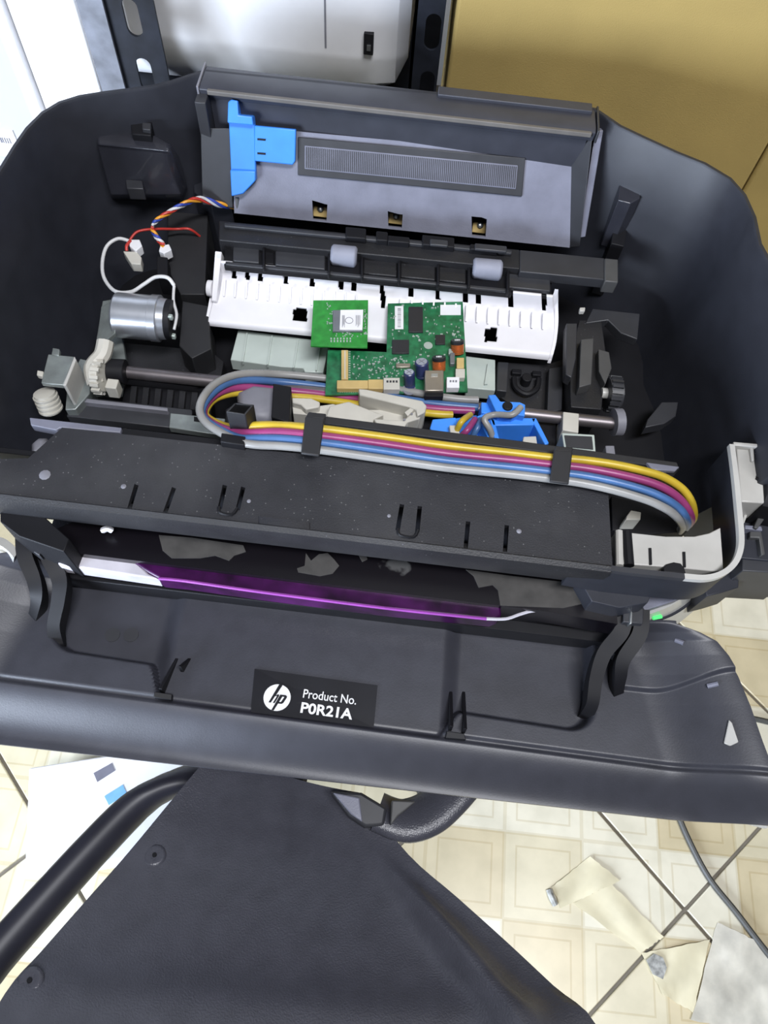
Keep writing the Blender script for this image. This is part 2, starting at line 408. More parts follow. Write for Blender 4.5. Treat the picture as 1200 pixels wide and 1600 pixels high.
mb = MB(); mb.box((-.168, .497, z_(.07)), (-.160, .510, z_(.15))); part(mb, 'side_rib', 'dark_grey', RF)
a = W(930, 205, .15); b = W(905, 372, .085)
mb = MB(); mb.loft([[a + Vector((0, 0, 0)), a + Vector((.006, .002, 0)), a + Vector((.006, .010, -.004)), a + Vector((0, .010, -.004))], [b, b + Vector((.005, .002, 0)), b + Vector((.005, .012, -.004)), b + Vector((0, .012, -.004))]]); part(mb, 'side_rib', 'tray_grey', RF)

# paper support (sloping tray)
tl, tr, bl, br = W(362, 196, .128), W(905, 246, .128), W(366, 333, .075), W(890, 387, .075)
N_ = (tr - tl).cross(bl - tl).normalized()
if N_.z < 0: N_ = -N_
def onT(u, v, h=0): return lerp(lerp(tl, tr, u), lerp(bl, br, u), v) + N_ * h
mb = MB(); mb.sheet([[onT(u, v) for u in (0, .5, 1)] for v in (0, .5, 1)], -N_ * .004)
PS = part(mb, 'paper_support', 'tray_grey', label='sloping grey paper support panel')
c = MB()
for x, y in ((502, 327), (619, 338), (749, 352)):
    # openings above the pick-up pads
    pts = [W(x - 13, y - 16, .085), W(x + 11, y - 14, .085), W(x + 9, y + 16, .074), W(x - 12, y + 14, .074)]
    c.prism([p + N_ * .006 for p in pts], -N_ * .02)
cut(PS, c)
def patchT(u0, v0, u1, v1, h): return [onT(u0, v0, h), onT(u1, v0, h), onT(u1, v1, h), onT(u0, v1, h)]
mb = MB(); mb.prism(patchT(.19, .055, .845, .475, .0), N_ * .0018); rb = part(mb, 'recess_frame', 'dark_grey', PS)
mb = MB(); mb.prism(patchT(.21, .14, .825, .40, .0016), N_ * .0008); part(mb, 'ribbed_panel', 'tray_grey', rb)
for k in range(110):
    u = .214 + .61 * k / 110
    mb = MB(); mb.prism(patchT(u, .155, u + .0025, .385, .002), N_ * .0009)
    if k == 0: base = mb
    else: base.v += []; n = len(base.v); base.v += mb.v; base.f += [tuple(i + n for i in f) for f in mb.f]
o = part(base, 'rib_texture', 'dark_grey', rb, bevel=0); o['kind'] = 'stuff'
for x, y in ((502, 327), (619, 338), (749, 352)):
    mb = MB(); p = W(x, y + 2, .069); mb.box(p + Vector((-.006, -.004, -.006)), p + Vector((.006, .004, .006)), N_.rotation_difference(Vector((0, 0, 1))).to_matrix().inverted()); pd = part(mb, 'pick_pad', 'gold', PS)
    mb = MB(); mb.lathe(p + Vector((0, -.003, .004)), (0, -.6, .8), [(0, .003), (.002, .0028), (.003, .0012)], 12); part(mb, 'screw', 'metal', pd)
# dark stepped rib in front of the tray on the right
mb = MB(); q = [(893, 245), (926, 252), (905, 384), (890, 384)]; mb.prism([W(893, 245, .128), W(926, 212, .15), W(906, 385, .08), W(890, 387, .075)], (0, .006, -.006)); part(mb, 'tray_cheek', 'dark_grey')
mb = MB(); mb.px([(300, 150), (322, 150), (362, 200), (362, 320), (330, 320), (303, 300)], .02, .075); part(mb, 'left_cheek', 'shell')
mb = MB(); mb.prism([W(313, 200, .128), W(362, 200, .128), W(364, 325, .078), W(316, 320, .078)], (0, .004, -.004)); part(mb, 'left_infill', 'dark_grey')

# blue paper guide
def blue_prism(pix, h0, h1, name, parent):
    mb = MB(); pts = []
    for x, y in pix:
        d = _ray(x, y); t = (tl - CC).dot(N_) / d.dot(N_); p = CC + d * t; pts.append(p + N_ * h1)
    mb.prism(pts, N_ * (h0 - h1)); return part(mb, name, 'blue', parent, bevel=.0008)
bg_ = blue_prism([(360, 189), (400, 192), (402, 280), (383, 300), (365, 304)], 0, .006, 'paper_guide', PR); bg_['label'] = 'bright blue sliding paper guide'
blue_prism([(361, 158), (366, 154), (376, 156), (377, 178), (398, 180), (400, 194), (360, 190)], .0, .011, 'guide_tab', bg_)
blue_prism([(400, 195), (464, 201), (463, 250), (459, 256), (400, 250)], .002, .0065, 'slide_plate', bg_)
blue_prism([(363, 263), (402, 265), (402, 280), (383, 300), (365, 304)], .004, .0085, 'guide_foot', bg_)
for y in (216, 238):
    mb = MB(); pts = []
    for x_, y_ in ((402, y), (415, y + 1), (415, y + 4), (402, y + 3)):
        d = _ray(x_, y_); t = (tl + N_ * .0069 - CC).dot(N_) / d.dot(N_); pts.append(CC + d * t)
    mb.prism(pts, -N_ * .0012); part(mb, 'slot', 'black', bg_, bevel=0)
mb = MB(); p = W(371, 308, .085); mb.cyl(p, W(371, 330, .075), .0018, n=10); part(mb, 'guide_pin', 'metal')

# feed roller beam ------------------------------------------------------
def beam(name, m, y0, y1, z0, z1, xl, xr, parent=PR, bevel=.0008):
    """long bar; y0,y1 = offsets in pixels across the bar, xl,xr = extent along it"""
    f = lambda x, dy, z: W(x, 345 + (x - 345) * .0968 + dy, z)
    mb = MB(); mb.prism([f(xl, y0, z1), f(xr, y0, z1), f(xr, y1, z1), f(xl, y1, z1)], (0, 0, z0 - z1)); return part(mb, name, m, parent, bevel)
FB = beam('feed_beam', 'wear_black', 0, 30, .045, .088, 342, 812); FB['label'] = 'long black feed roller beam'
beam('feed_beam_end', 'dark_grey', 0, 34, .079, .088, 812, 945, FB)
beam('end_block', 'foot', 0, 36, .078, .090, 945, 966, FB)
beam('lower_rail', 'black', 28, 70, .074, .079, 350, 800, FB)
beam('lower_rail', 'black', 34, 68, .073, .077, 800, 862, FB)
beam('top_ridge', 'dark_grey', 2, 7, .088, .091, 350, 800, FB)
beam('front_lip', 'dark_grey', 28, 32, .079, .083, 352, 800, FB)
beam('front_lip', 'dark_grey', 62, 67, .079, .081, 352, 795, FB)
for x0, x1, m in ((364, 405, 'dark_grey'), (412, 428, 'black'), (430, 508, 'dark_grey'), (568, 620, 'wear_black'), (626, 680, 'wear_black'), (686, 728, 'wear_black'), (795, 860, 'dark_grey')):
    beam('cover_panel', m, 38, 60, .078, .082 if m != 'black' else .080, x0, x1, FB)
for x in (410, 512, 564, 622, 683, 731, 792):
    beam('divider', 'black', 32, 66, .079, .085, x, x + 4, FB)
for x0, x1, h in ((540, 572, -10), (588, 606, -8), (606, 640, -3), (660, 710, -9), (735, 778, -2)):
    beam('upper_tab', 'black', h, 6, .084, .093, x0, x1, FB)
for x0, x1 in ((672, 700), (742, 792)):
    beam('tab_insert', 'dark_grey', -4, 5, .0925, .095, x0, x1, FB)
for i, (x0, x1, yc) in enumerate(((517, 558, 400), (738, 784, 421))):
    a = W(x0, yc - 2, .084); b = W(x1, yc + 2, .084); mb = MB()
    mb.lathe(a, b - a, [(0, .006), (.0015, .0078), ((b - a).length - .0015, .0078), ((b - a).length, .006)], 20); part(mb, 'feed_roller', 'roller', FB, label='grey rubber feed roller')

# white comb tray -------------------------------------------------------
wr = [((345, 408), (864, 462), .080), ((342, 430), (865, 484), .066), ((336, 455), (866, 510), .059), ((330, 482), (864, 535), .0565), ((326, 500), (860, 553), .055), ((327, 508), (857, 562), .051)]
rowpts = [spline([W(*pl(a, b, u), z) for a, b, z in wr], 9) for u in [k / 258 for k in range(259)]]
rows = [[rowpts[k][j] for k in range(259)] for j in range(len(rowpts[0]))]
def pix_of(p):
    v = p - CC; fx = v.dot(CF); return 600 + FPX * v.dot(CR) / fx, 800 - FPX * v.dot(CU) / fx
f = lambda x, y: (x, 408 + (x - 345) * .104 + y)
notch = [(x, f(x, 0)[1], x, 0) for x in (366, 387, 407, 447, 488, 533, 553, 597, 642, 684, 727, 747, 798, 850)]
def tray_hole(p):
    x, y = pix_of(p)
    for xn, yn, _, _ in notch:
        if abs(x - xn) < 3.6 and y < yn + 25: return True
    for x0, y0, x1, y1 in ((458, 482, 480, 503), (757, 513, 776, 535), (595, 459, 602, 481)):
        if x0 < x < x1 and y0 < y < y1: return True
    return False
mb = MB(); nr_, ncl = len(rows), 259; flat_ = [p for r in rows for p in r]; fs = []
for j in range(nr_ - 1):
    for k in range(ncl - 1):
        a = j * ncl + k
        if not tray_hole((flat_[a] + flat_[a + ncl + 1]) / 2): fs.append((a, a + 1, a + ncl + 1, a + ncl))
mb.add(flat_, fs); WT = part(mb, 'comb_tray', 'white', bevel=0, label='white plastic comb tray with square holes', smooth=50)
so = WT.modifiers.new('thickness', 'SOLIDIFY'); so.thickness = .002; so.offset = 0
for k in range(30):
    x = 350 + 17.2 * k
    if 560 < x < 612: continue
    mb = MB(); a = W(x, 436 + (x - 345) * .104, .068); b = W(x - 1.5, 462 + (x - 345) * .104, .0605)
    mb.loft([[a, a + Vector((.0012, 0, 0)), a + Vector((.0012, .002, -.003)), a + Vector((0, .002, -.003))], [b, b + Vector((.0012, 0, 0)), b + Vector((.0012, .002, -.003)), b + Vector((0, .002, -.003))]]); part(mb, 'rib', 'white', WT, bevel=0)
for e, sgn in ((0, -1), (1, 1)):
    pts = [r[-1 if e else 0] for r in rows]; mb = MB()
    up = [p + Vector((0, .001, .006 - .0002 * i)) for i, p in enumerate(pts)]
    mb.sheet([up, [p + Vector((0, 0, -.004)) for p in pts]], (sgn * .0025, 0, 0)); part(mb, 'end_wall', 'white', WT, bevel=0)
mb = MB(); a = W(336, 392, .085); b = W(330, 470, .062); mb.loft([[a, a + Vector((.005, 0, 0)), a + Vector((.005, .004, -.01)), a + Vector((0, .004, -.01))], [b, b + Vector((.004, 0, 0)), b + Vector((.004, .004, -.01)), b + Vector((0, .004, -.01))]]); part(mb, 'corner_arm', 'white', WT)
mb = MB(); p = W(324, 450, .066); mb.cyl(p, p + Vector((.004, 0, 0)), .006, n=18); part(mb, 'pivot_boss', 'white', WT)

# pale trays under the comb
mb = MB(); mb.px([(372, 515), (515, 534), (505, 582), (476, 581), (474, 575), (440, 573), (360, 562)], .030, .042); PT = part(mb, 'deflector_plate', 'pale', label='translucent pale deflector plate')
for x in (385, 424, 465, 500):
    mb = MB(); mb.px([(x, 517 + (x - 372) * .13), (x + 2, 517 + (x - 372) * .13), (x - 5, 563 + (x - 372) * .12), (x - 7, 563 + (x - 372) * .12)], .040, .044); part(mb, 'rib', 'pale', PT, bevel=0)
mb = MB(); mb.px([(728, 556), (774, 562), (774, 610), (729, 606)], .030, .042); PT2 = part(mb, 'deflector_plate', 'pale')
mb = MB(); mb.px([(762, 568), (766, 568), (762, 600), (757, 600)], .040, .044); part(mb, 'rib', 'pale', PT2, bevel=0)

# motor housing bump, back left
def rbox(mb, pix, z0, z1, ins=.004):
    top = [W(x, y, z1) for x, y in pix]; c_ = sum(top, Vector()) / len(top)
    g = lambda k, z: [Vector((lerp(c_.x, p.x, k), lerp(c_.y, p.y, k), z_(z))) for p in top]
    w_ = (top[0] - c_).length; k1 = 1 - ins / w_
    mb.loft([g(1.06, z0), g(1.0, z1 - ins), g((1 + k1) / 2, z1 - ins * .3), g(k1, z1)]); return mb
def loftpx(secs):
    mb = MB(); mb.loft([[W(x, y, z) for x, y in pix] for pix, z in secs]); return mb
mb = loftpx([([(176, 320), (286, 318), (296, 300), (290, 262), (240, 240), (176, 238), (165, 260)], .060), ([(173, 305), (282, 304), (290, 290), (284, 250), (244, 228), (160, 226), (160, 250)], .088), ([(152, 228), (255, 238), (268, 240), (268, 226), (244, 212), (164, 205), (150, 214)], .122), ([(154, 226), (252, 235), (263, 237), (262, 225), (242, 213), (166, 207), (153, 216)], .1245)]); MH = part(mb, 'motor_housing', 'shell_gloss', smooth=60, bevel=.003, label='rounded black housing moulded in the rear corner')
mb = MB(); mb.px([(203, 187), (237, 190), (236, 212), (206, 209)], .10, .130); tb = part(mb, 'latch_tab', 'black', MH)
mb = MB(); mb.px([(222, 191), (236, 192), (235, 203), (222, 201)], .129, .133); part(mb, 'latch_hook', 'dark_grey', tb)
mb = MB(); mb.px([(196, 280), (222, 282), (224, 295), (198, 294)], .09, .1005); part(mb, 'moulded_mark', 'dark_grey', MH)
for x in (8, 24):
    mb = MB(); a = W(x, 300, .09); b = W(x + 12, 350, .05); mb.tube([a, b], .003, 8, sub=1); part(mb, 'wall_clip', 'black')
# clip and rib on right wall
mb = MB(); mb.px([(970, 262), (1003, 262), (1000, 310), (985, 318), (966, 312)], .07, .115); rc = part(mb, 'wall_boss', 'shell_gloss')
mb = MB(); mb.px([(978, 262), (1000, 264), (996, 274), (980, 272)], .112, .120); part(mb, 'boss_tip', 'dark_grey', rc)
mb = MB(); mb.px([(966, 306), (990, 308), (975, 385), (955, 380)], .03, .085); part(mb, 'boss_rib', 'black', rc)
mb = MB(); p = W(1168, 368, .13); mb.tube([p, p + Vector((.002, -.006, -.002))], .0015, 6, sub=1); part(mb, 'wall_nick', 'silver_and_sheen')

# carriage drive, left --------------------------------------------------
def plate(pix, z0, z1, name, m, parent=PR, bevel=.0006, label=None):
    mb = MB(); mb.px(pix, z0, z1); return part(mb, name, m, parent, bevel, label)
MA = W(180, 492, .072); MBp = W(262, 499, .072); ax = (MBp - MA).normalized(); ml = (MBp - MA).length
mb = MB(); mb.lathe(MA, ax, [(-.001, .004), (0, .0135), (.001, .0155), (.002, .0162), (ml * .70, .0162), (ml * .71, .0168), (ml * .86, .0168), (ml * .87, .0150), (ml, .0145)], 32)
MO = part(mb, 'drive_motor', 'motor', bevel=0, smooth=30, label='silver cylindrical drive motor')
mb = MB(); mb.lathe(MA + ax * ml, ax, [(0, .0145), (.004, .014), (.005, .006), (.008, .005)], 24); mc = part(mb, 'motor_cap', 'black', MO, bevel=0)
for dx, dy, dz in ((.004, -.002, .010), (.004, -.006, -.006)):
    p = MA + ax * ml + Vector((dx, dy - .004, dz)); mb = MB(); mb.box(p - Vector((.002, .0015, .002)), p + Vector((.003, .0015, .002))); part(mb, 'terminal', 'solder', mc)
plate([(160, 470), (182, 466), (196, 560), (188, 612), (146, 612), (148, 545)], .045, .052, 'motor_bracket', 'zinc', label='grey zinc motor bracket plate')
mb = MB(); a = W(165, 520, .052); mb.prism([W(158, 478, .075), W(178, 468, .075), W(180, 520, .075), W(150, 545, .06)], (0, 0, -.004)); part(mb, 'bracket_wing', 'zinc')
SB = plate([(75, 553), (116, 557), (99, 602), (64, 598)], .070, .074, 'side_bracket', 'zinc', label='stamped metal side bracket')
plate([(82, 543), (93, 545), (92, 556), (80, 554)], .071, .075, 'bracket_ear', 'zinc', SB)
plate([(58, 578), (68, 580), (66, 588), (57, 586)], .071, .075, 'bracket_ear', 'cream', SB)
plate([(116, 556), (119, 562), (103, 602), (98, 602)], .050, .078, 'bracket_edge', 'silver_and_sheen', SB)
plate([(105, 600), (125, 560), (145, 565), (140, 615), (118, 640), (102, 640)], .035, .055, 'bracket_leg', 'zinc', SB)
mb = MB(); a = W(66, 612, .062); mb.lathe(W(68, 612, .064), W(80, 640, .05) - W(68, 612, .064), [(0, .004), (.001, .0075), (.012, .008), (.016, .0075), (.017, .005)], 18); part(mb, 'guide_roller', 'cream', SB, bevel=0)
for k in range(4):
    mb = MB(); d = W(80, 640, .05) - W(68, 612, .064); p = W(68, 612, .064) + d.normalized() * (.003 + .0035 * k); mb.lathe(p, d, [(0, .0085), (.0012, .0085)], 16); part(mb, 'roller_ring', 'cream', SB, bevel=0)
mb = MB(); p = W(160, 552, .070); mb.tube([W(165, 534, .075), W(160, 555, .072), W(145, 575, .07), W(150, 600, .065)], .006, 10); GL = part(mb, 'lever', 'cream', bevel=0, label='cream plastic release lever')
mb = MB(); p = W(150, 588, .066); mb.cyl(p, p + Vector((.006, 0, .001)), .011, n=22); part(mb, 'gear', 'cream', GL)
for k in range(14):
    t = 2 * math.pi * k / 14; mb = MB(); q = p + Vector((.003, math.cos(t) * .0115, math.sin(t) * .0115)); mb.box(q - Vector((.003, .0012, .0012)), q + Vector((.003, .0012, .0012)), Matrix.Rotation(t, 3, 'X')); part(mb, 'gear_tooth', 'cream', GL, bevel=0)
mb = MB(); p = W(178, 607, .06); mb.box(p - Vector((.004, .004, .006)), p + Vector((.004, .004, .006))); part(mb, 'sensor_tab', 'cream', GL)
mb = MB(); p = W(170, 580, .062); mb.cyl(p, p + Vector((.012, .001, 0)), .009, n=16); part(mb, 'bearing', 'black', GL)
# guide rod
ra, rb_ = W(166, 578, .058), W(962, 662, .058)
mb = MB(); mb.cyl(ra, rb_, .0046, n=20); part(mb, 'guide_rod', 'rod', bevel=0, label='polished steel carriage guide rod')
# front metal rail
plate([(112, 618), (300, 640), (300, 672), (104, 650)], .040, .048, 'rail_plate', 'dark_grey')
plate([(266, 645), (352, 654), (350, 681), (264, 668)], .046, .052, 'rail_plate', 'zinc')
plate([(303, 651), (312, 652), (312, 659), (303, 658)], .050, .0523, 'rail_hole', 'black', bevel=0)
plate([(115, 620), (262, 637), (262, 642), (113, 626)], .046, .053, 'rail_lip', 'mid_grey')
plate([(46, 652), (190, 668), (188, 676), (94, 668), (88, 672), (48, 664)], .09, .097, 'frame_edge', 'tray_grey')
plate([(190, 668), (400, 692), (398, 706), (188, 684)], .085, .094, 'frame_edge', 'black')
mb = MB(); rbox(mb, [(46, 690), (58, 680), (70, 680), (72, 696), (66, 708), (46, 712)], .05, .075, .004); part(mb, 'cam_knob', 'mid_grey', bevel=0)
# dark deck with slots under the rod
plate([(196, 600), (330, 614), (330, 648), (190, 628)], .015, .035, 'deck', 'black')
for k in range(6):
    x = 205 + 19 * k; plate([(x, 602 + (x - 196) * .1), (x + 9, 603 + (x - 196) * .1), (x + 6, 630 + (x - 196) * .1), (x - 3, 629 + (x - 196) * .1)], .033, .040, 'deck_rib', 'wear_black', bevel=0)
plate([(190, 535), (330, 548), (350, 565), (345, 590), (190, 572)], .015, .030, 'deck', 'wear_black')
plate([(285, 470), (325, 478), (330, 545), (300, 560), (280, 540)], .02, .055, 'motor_stand', 'black_rub')
plate([(262, 330), (325, 335), (320, 460), (282, 460), (262, 420)], .02, .06, 'rear_support', 'black_rub')
plate([(245, 400), (262, 402), (262, 430), (245, 428)], .05, .072, 'post_stub', 'black')

# right-hand gear tower ----------------------------------------------------
GT = plate([(905, 500), (940, 500), (948, 560), (940, 640), (892, 636), (890, 560)], .02, .062, 'gear_tower', 'wear_black', label='dark gear tower beside the right wall')
plate([(885, 505), (902, 505), (900, 560), (893, 590), (884, 585)], .06, .070, 'tower_arm', 'dark_grey', GT)
plate([(908, 530), (928, 528), (924, 600), (905, 605)], .062, .072, 'tower_arm', 'foot', GT)
plate([(935, 545), (952, 550), (956, 575), (946, 600), (936, 580)], .060, .070, 'tower_arm', 'foot', GT)
plate([(926, 482), (1000, 490), (996, 530), (970, 520), (950, 500), (915, 505)], .055, .063, 'tower_bridge', 'dark_grey', GT)
plate([(906, 480), (915, 480), (914, 486), (906, 486)], .07, .074, 'tower_screw', 'silver_and_sheen', GT)
mb = MB(); p = W(948, 615, .062); mb.cyl(p, p + Vector((.009, .001, 0)), .012, n=24); gg = part(mb, 'gear', 'dark_grey', GT, bevel=0)
mb = MB(); mb.cyl(p + Vector((-.004, 0, 0)), p + Vector((.012, .001, 0)), .004, n=14); part(mb, 'gear_shaft', 'silver_and_sheen', gg, bevel=0)
for k in range(18):
    t = 2 * math.pi * k / 18; mb = MB(); q = p + Vector((.0045, math.cos(t) * .0125, math.sin(t) * .0125)); mb.box(q - Vector((.004, .001, .001)), q + Vector((.004, .001, .001)), Matrix.Rotation(t, 3, 'X')); part(mb, 'gear_tooth', 'dark_grey', gg, bevel=0)
mb = MB(); p = W(958, 660, .060); mb.cyl(p, p + Vector((.006, .001, 0)), .010, n=20); part(mb, 'end_bush', 'mid_grey', GT, bevel=0)
plate([(880, 643), (905, 646), (904, 676), (879, 672)], .045, .066, 'rod_block', 'cream', GT)
plate([(1034, 628), (1060, 628), (1056, 650), (1038, 662), (1008, 668), (1012, 655)], .03, .04, 'wall_catch', 'dark_grey')
# cap station, dark with levers
CS = plate([(778, 565), (850, 570), (884, 560), (884, 650), (840, 660), (778, 618)], .02, .036, 'cap_station', 'wear_black', label='black cap station block')
plate([(778, 565), (795, 566), (792, 612), (776, 610)], .034, .044, 'cap_rib', 'dark_grey', CS)
plate([(858, 575), (880, 572), (878, 640), (855, 645)], .034, .046, 'cap_rib', 'dark_grey', CS)
plate([(800, 576), (815, 577), (815, 584), (800, 583)], .036, .040, 'cap_lever', 'black', CS)
plate([(832, 579), (846, 580), (846, 587), (832, 586)], .036, .040, 'cap_lever', 'black', CS)
mb = MB(); mb.tube([W(803, 590, .040), W(806, 606, .040), (W(822, 616, .040)), W(838, 608, .040), W(842, 592, .040)], .0022, 8); part(mb, 'cap_loop', 'black', CS, bevel=0)
mb = MB(); p = W(822, 594, .040); mb.cyl(p + Vector((0, 0, -.006)), p + Vector((0, 0, .004)), .004, n=14); part(mb, 'cap_pin', 'black', CS)
GB = plate([(878, 676), (929, 679), (931, 706), (882, 702)], .05, .075, 'drain_box', 'pale', label='small open pale green box')
plate([(882, 680), (925, 682), (927, 702), (885, 698)], .070, .0758, 'box_inside', 'dark_grey', GB, bevel=0)
plate([(946, 696), (960, 696), (962, 712), (948, 712)], .06, .075, 'grey_peg', 'mid_grey')

# print carriage ----------------------------------------------------------
CA = plate([(430, 606), (620, 612), (780, 630), (870, 655), (868, 705), (640, 690), (440, 655)], .014, .050, 'carriage', 'black', label='black print carriage with a bright blue latch cover')
mb = MB(); rbox(mb, [(368, 608), (395, 596), (432, 600), (432, 652), (400, 656), (372, 640)], .04, .074, .006); part(mb, 'carriage_nose', 'mid_grey', CA, bevel=0, smooth=60)
plate([(427, 599), (455, 604), (452, 660), (424, 652)], .03, .080, 'carriage_cheek', 'black', CA)
BL = plate([(676, 655), (712, 652), (720, 676), (700, 688), (676, 682), (672, 668)], .05, .074, 'latch_cover', 'blue', CA, label='bright blue latch cover')
plate([(700, 655), (745, 648), (760, 690), (735, 694), (700, 686)], .05, .066, 'blue_floor', 'blue', CA)
plate([(745, 650), (775, 640), (800, 640), (768, 656), (780, 692), (768, 694)], .05, .080, 'blue_wall', 'blue', CA)
plate([(765, 652), (838, 653), (834, 664), (770, 665)], .05, .082, 'blue_wall', 'blue', CA)
plate([(829, 653), (838, 653), (858, 692), (852, 695)], .05, .082, 'blue_wall', 'blue', CA)
plate([(765, 652), (773, 656), (782, 692), (774, 692)], .05, .082, 'blue_wall', 'blue', CA)
plate([(776, 664), (834, 664), (850, 690), (782, 692)], .045, .060, 'blue_floor', 'blue', CA)
mb = MB(); pts = [(763, 617), (774, 616), (782, 627), (812, 628), (821, 632), (820, 650), (808, 648), (800, 652), (778, 649)]; mb.px(pts, .078, .088); part(mb, 'latch_top', 'blue', CA)
mb = MB(); p = W(793, 635, .0885); mb.cyl(p + Vector((0, 0, -.001)), p + Vector((0, 0, .0012)), .0035, n=16); part(mb, 'latch_hole', 'black', CA)
plate([(752, 628), (770, 630), (772, 648), (752, 645)], .05, .080, 'latch_post', 'blue', CA)
plate([(818, 682), (838, 681), (840, 697), (816, 695)], .05, .078, 'cream_key', 'cream', CA)
plate([(702, 664), (712, 664), (722, 682), (720, 690), (705, 686)], .07, .079, 'tube_joint', 'cream', CA)
def tube(path, r, name, m, parent, n=8, sub=6):
    mb = MB(); mb.tube(path, r, n, sub=sub); return part(mb, name, m, parent, bevel=0, smooth=60)
tube([W(714, 672, .078), W(722, 658, .084), W(735, 648, .075)], .0022, 'feed_tube', 'tube_yellow', CA)
tube([W(718, 684, .076), W(730, 672, .084), W(742, 655, .080)], .0022, 'feed_tube', 'tube_magenta', CA)
tube([W(735, 690, .072), W(745, 670, .080), W(752, 655, .080)], .0022, 'feed_tube', 'tube_blue', CA)
tube([W(772, 694, .074), W(766, 672, .084), W(757, 655, .088), W(772, 648, .088), W(800, 648, .092), W(814, 636, .092)], .0022, 'feed_tube', 'tube_grey', CA)

# ink tube ribbon ----------------------------------------------------------
IT = plate([(352, 640), (372, 628), (396, 634), (394, 660), (378, 672), (378, 690), (354, 688)], .07, .084, 'tube_clip', 'black', label='black clip holding the ink tubes')
cq = [(353, 643), (367, 629), (397, 632), (383, 648)]; cc_ = (375, 638)
for k in range(4):
    a, b = cq[k], cq[(k + 1) % 4]; plate([a, b, pl(b, cc_, .22), pl(a, cc_, .22)], .088, .120, 'clip_wall', 'black_rub', IT, .0004)
plate([(346, 676), (384, 682), (382, 696), (344, 690)], .095, .106, 'clip_foot', 'black', IT)
zl = .106
ys = dict(
 tube_yellow=[(497, 623, .060), (440, 618, .06), (380, 613, .068), (342, 620, .074), (325, 634, .078), (322, 650, .080), (345, 664, .088), (372, 669, .098), (400, 665, .104), (440, 665, .107), (500, 670, .109), (600, 683, .107), (700, 697, .107), (800, 708, .107), (860, 715, .107), (910, 719, .107), (960, 726, .107), (1010, 737, .105), (1040, 747, .102), (1066, 764, .097), (1080, 784, .090), (1084, 806, .07), (1080, 815, .045)],
 tube_magenta=[(497, 615, .060), (440, 610, .062), (380, 605, .071), (343, 613, .078), (322, 632, .082), (319, 650, .084), (338, 665, .092), (372, 676, .100), (400, 676, .104), (440, 675, .107), (500, 681, .108), (600, 694, .107), (700, 709, .107), (800, 719, .107), (860, 726, .107), (910, 731, .107), (960, 740, .107), (1010, 752, .105), (1040, 764, .102), (1062, 780, .096), (1075, 797, .088), (1080, 812, .068), (1076, 820, .045)],
 tube_blue=[(505, 604, .060), (440, 597, .063), (380, 594, .074), (345, 604, .082), (321, 627, .086), (316, 648, .088), (334, 666, .095), (372, 684, .102), (400, 685, .104), (440, 685, .106), (500, 691, .107), (600, 705, .107), (700, 720, .107), (800, 730, .107), (860, 737, .107), (910, 743, .107), (960, 753, .107), (1010, 767, .105), (1040, 780, .102), (1058, 792, .096), (1069, 804, .088), (1074, 818, .066), (1070, 826, .045)],
 tube_grey=[(508, 591, .060), (440, 585, .064), (380, 584, .077), (340, 597, .086), (318, 620, .090), (312, 642, .092), (322, 661, .096), (345, 676, .100), (375, 690, .103), (400, 695, .104), (440, 697, .105), (500, 703, .106), (600, 717, .106), (700, 731, .106), (800, 741, .106), (860, 748, .106), (910, 755, .106), (960, 766, .106), (1010, 781, .104), (1035, 792, .101), (1050, 801, .095), (1060, 811, .086), (1066, 822, .065), (1062, 830, .045)])
first = dict(tube_yellow=[(707, 648, .068), (673, 646, .068), (560, 632, .061)], tube_magenta=[(741, 642, .068), (673, 638, .068), (560, 624, .061)], tube_blue=[(747, 637, .068), (673, 630, .068), (560, 612, .061)], tube_grey=[(747, 625, .068), (696, 621, .068), (560, 598, .061)])
for k, v in ys.items():
    pts = [W(*p) for p in first[k] + v]
    tube(pts, .0027, 'ink_tube', k, PR, n=10, sub=4)['label'] = k.split('_')[1] + ' ink tube'
def strap(pix, ztop, name):
    o = plate(pix, ztop - .002, ztop, name, 'black_rub', bevel=.0008); return o
TS = strap([(477, 650), (507, 653), (499, 712), (470, 708)], .1135, 'tube_strap')
strap([(482, 643), (510, 646), (507, 655), (477, 652)], .112, 'strap_fold').parent = TS
TS2 = strap([(866, 702), (895, 705), (889, 756), (859, 752)], .1135, 'tube_strap')
strap([(868, 696), (896, 699), (894, 707), (866, 704)], .112, 'strap_fold').parent = TS2
# thin rail behind the ribbon
plate([(508, 650), (800, 687), (1058, 722), (1062, 733), (800, 700), (506, 661)], .090, .100, 'tube_rail', 'black_rub')
plate([(1010, 722), (1062, 729), (1055, 736), (1020, 734)], .099, .102, 'rail_tip', 'tray_grey')

# front plate -----------------------------------------------------------
fl0, fr0 = W(0, 773, .10), W(955, 886, .10)
fpl = [W(97, 668, .10), W(600, 723, .10), W(950, 762, .10), W(957, 884, .10), W(480, 829, .10), W(0, 773, .10), Vector((-.268, fl0.y, z_(.10))), Vector((-.268, W(0, 717, .10).y, z_(.10))), W(0, 717, .10), W(44, 716, .10)]
mb = MB(); mb.prism(fpl, (0, 0, -.004)); FP = part(mb, 'front_plate', 'plate', bevel=.0008, label='dusty black front cover plate with slots')
c = MB()
def groove(pts, wpx=5):
    for (x0, y0), (x1, y1) in zip(pts, pts[1:]):
        d = Vector((x1 - x0, y1 - y0)); n = Vector((-d.y, d.x)).normalized() * wpx / 2
        c.px([(x0 + n.x, y0 + n.y), (x0 - n.x, y0 - n.y), (x1 - n.x, y1 - n.y), (x1 + n.x, y1 + n.y)], .09, .104)
for a, b in (((211, 752), (199, 792)), ((270, 757), (256, 796)), ((350, 753), (342, 790)), ((379, 756), (370, 792)), ((629, 783), (622, 824)), ((657, 786), (653, 826)), ((733, 810), (729, 853)), ((794, 816), (791, 858))):
    groove([a, b], 7)
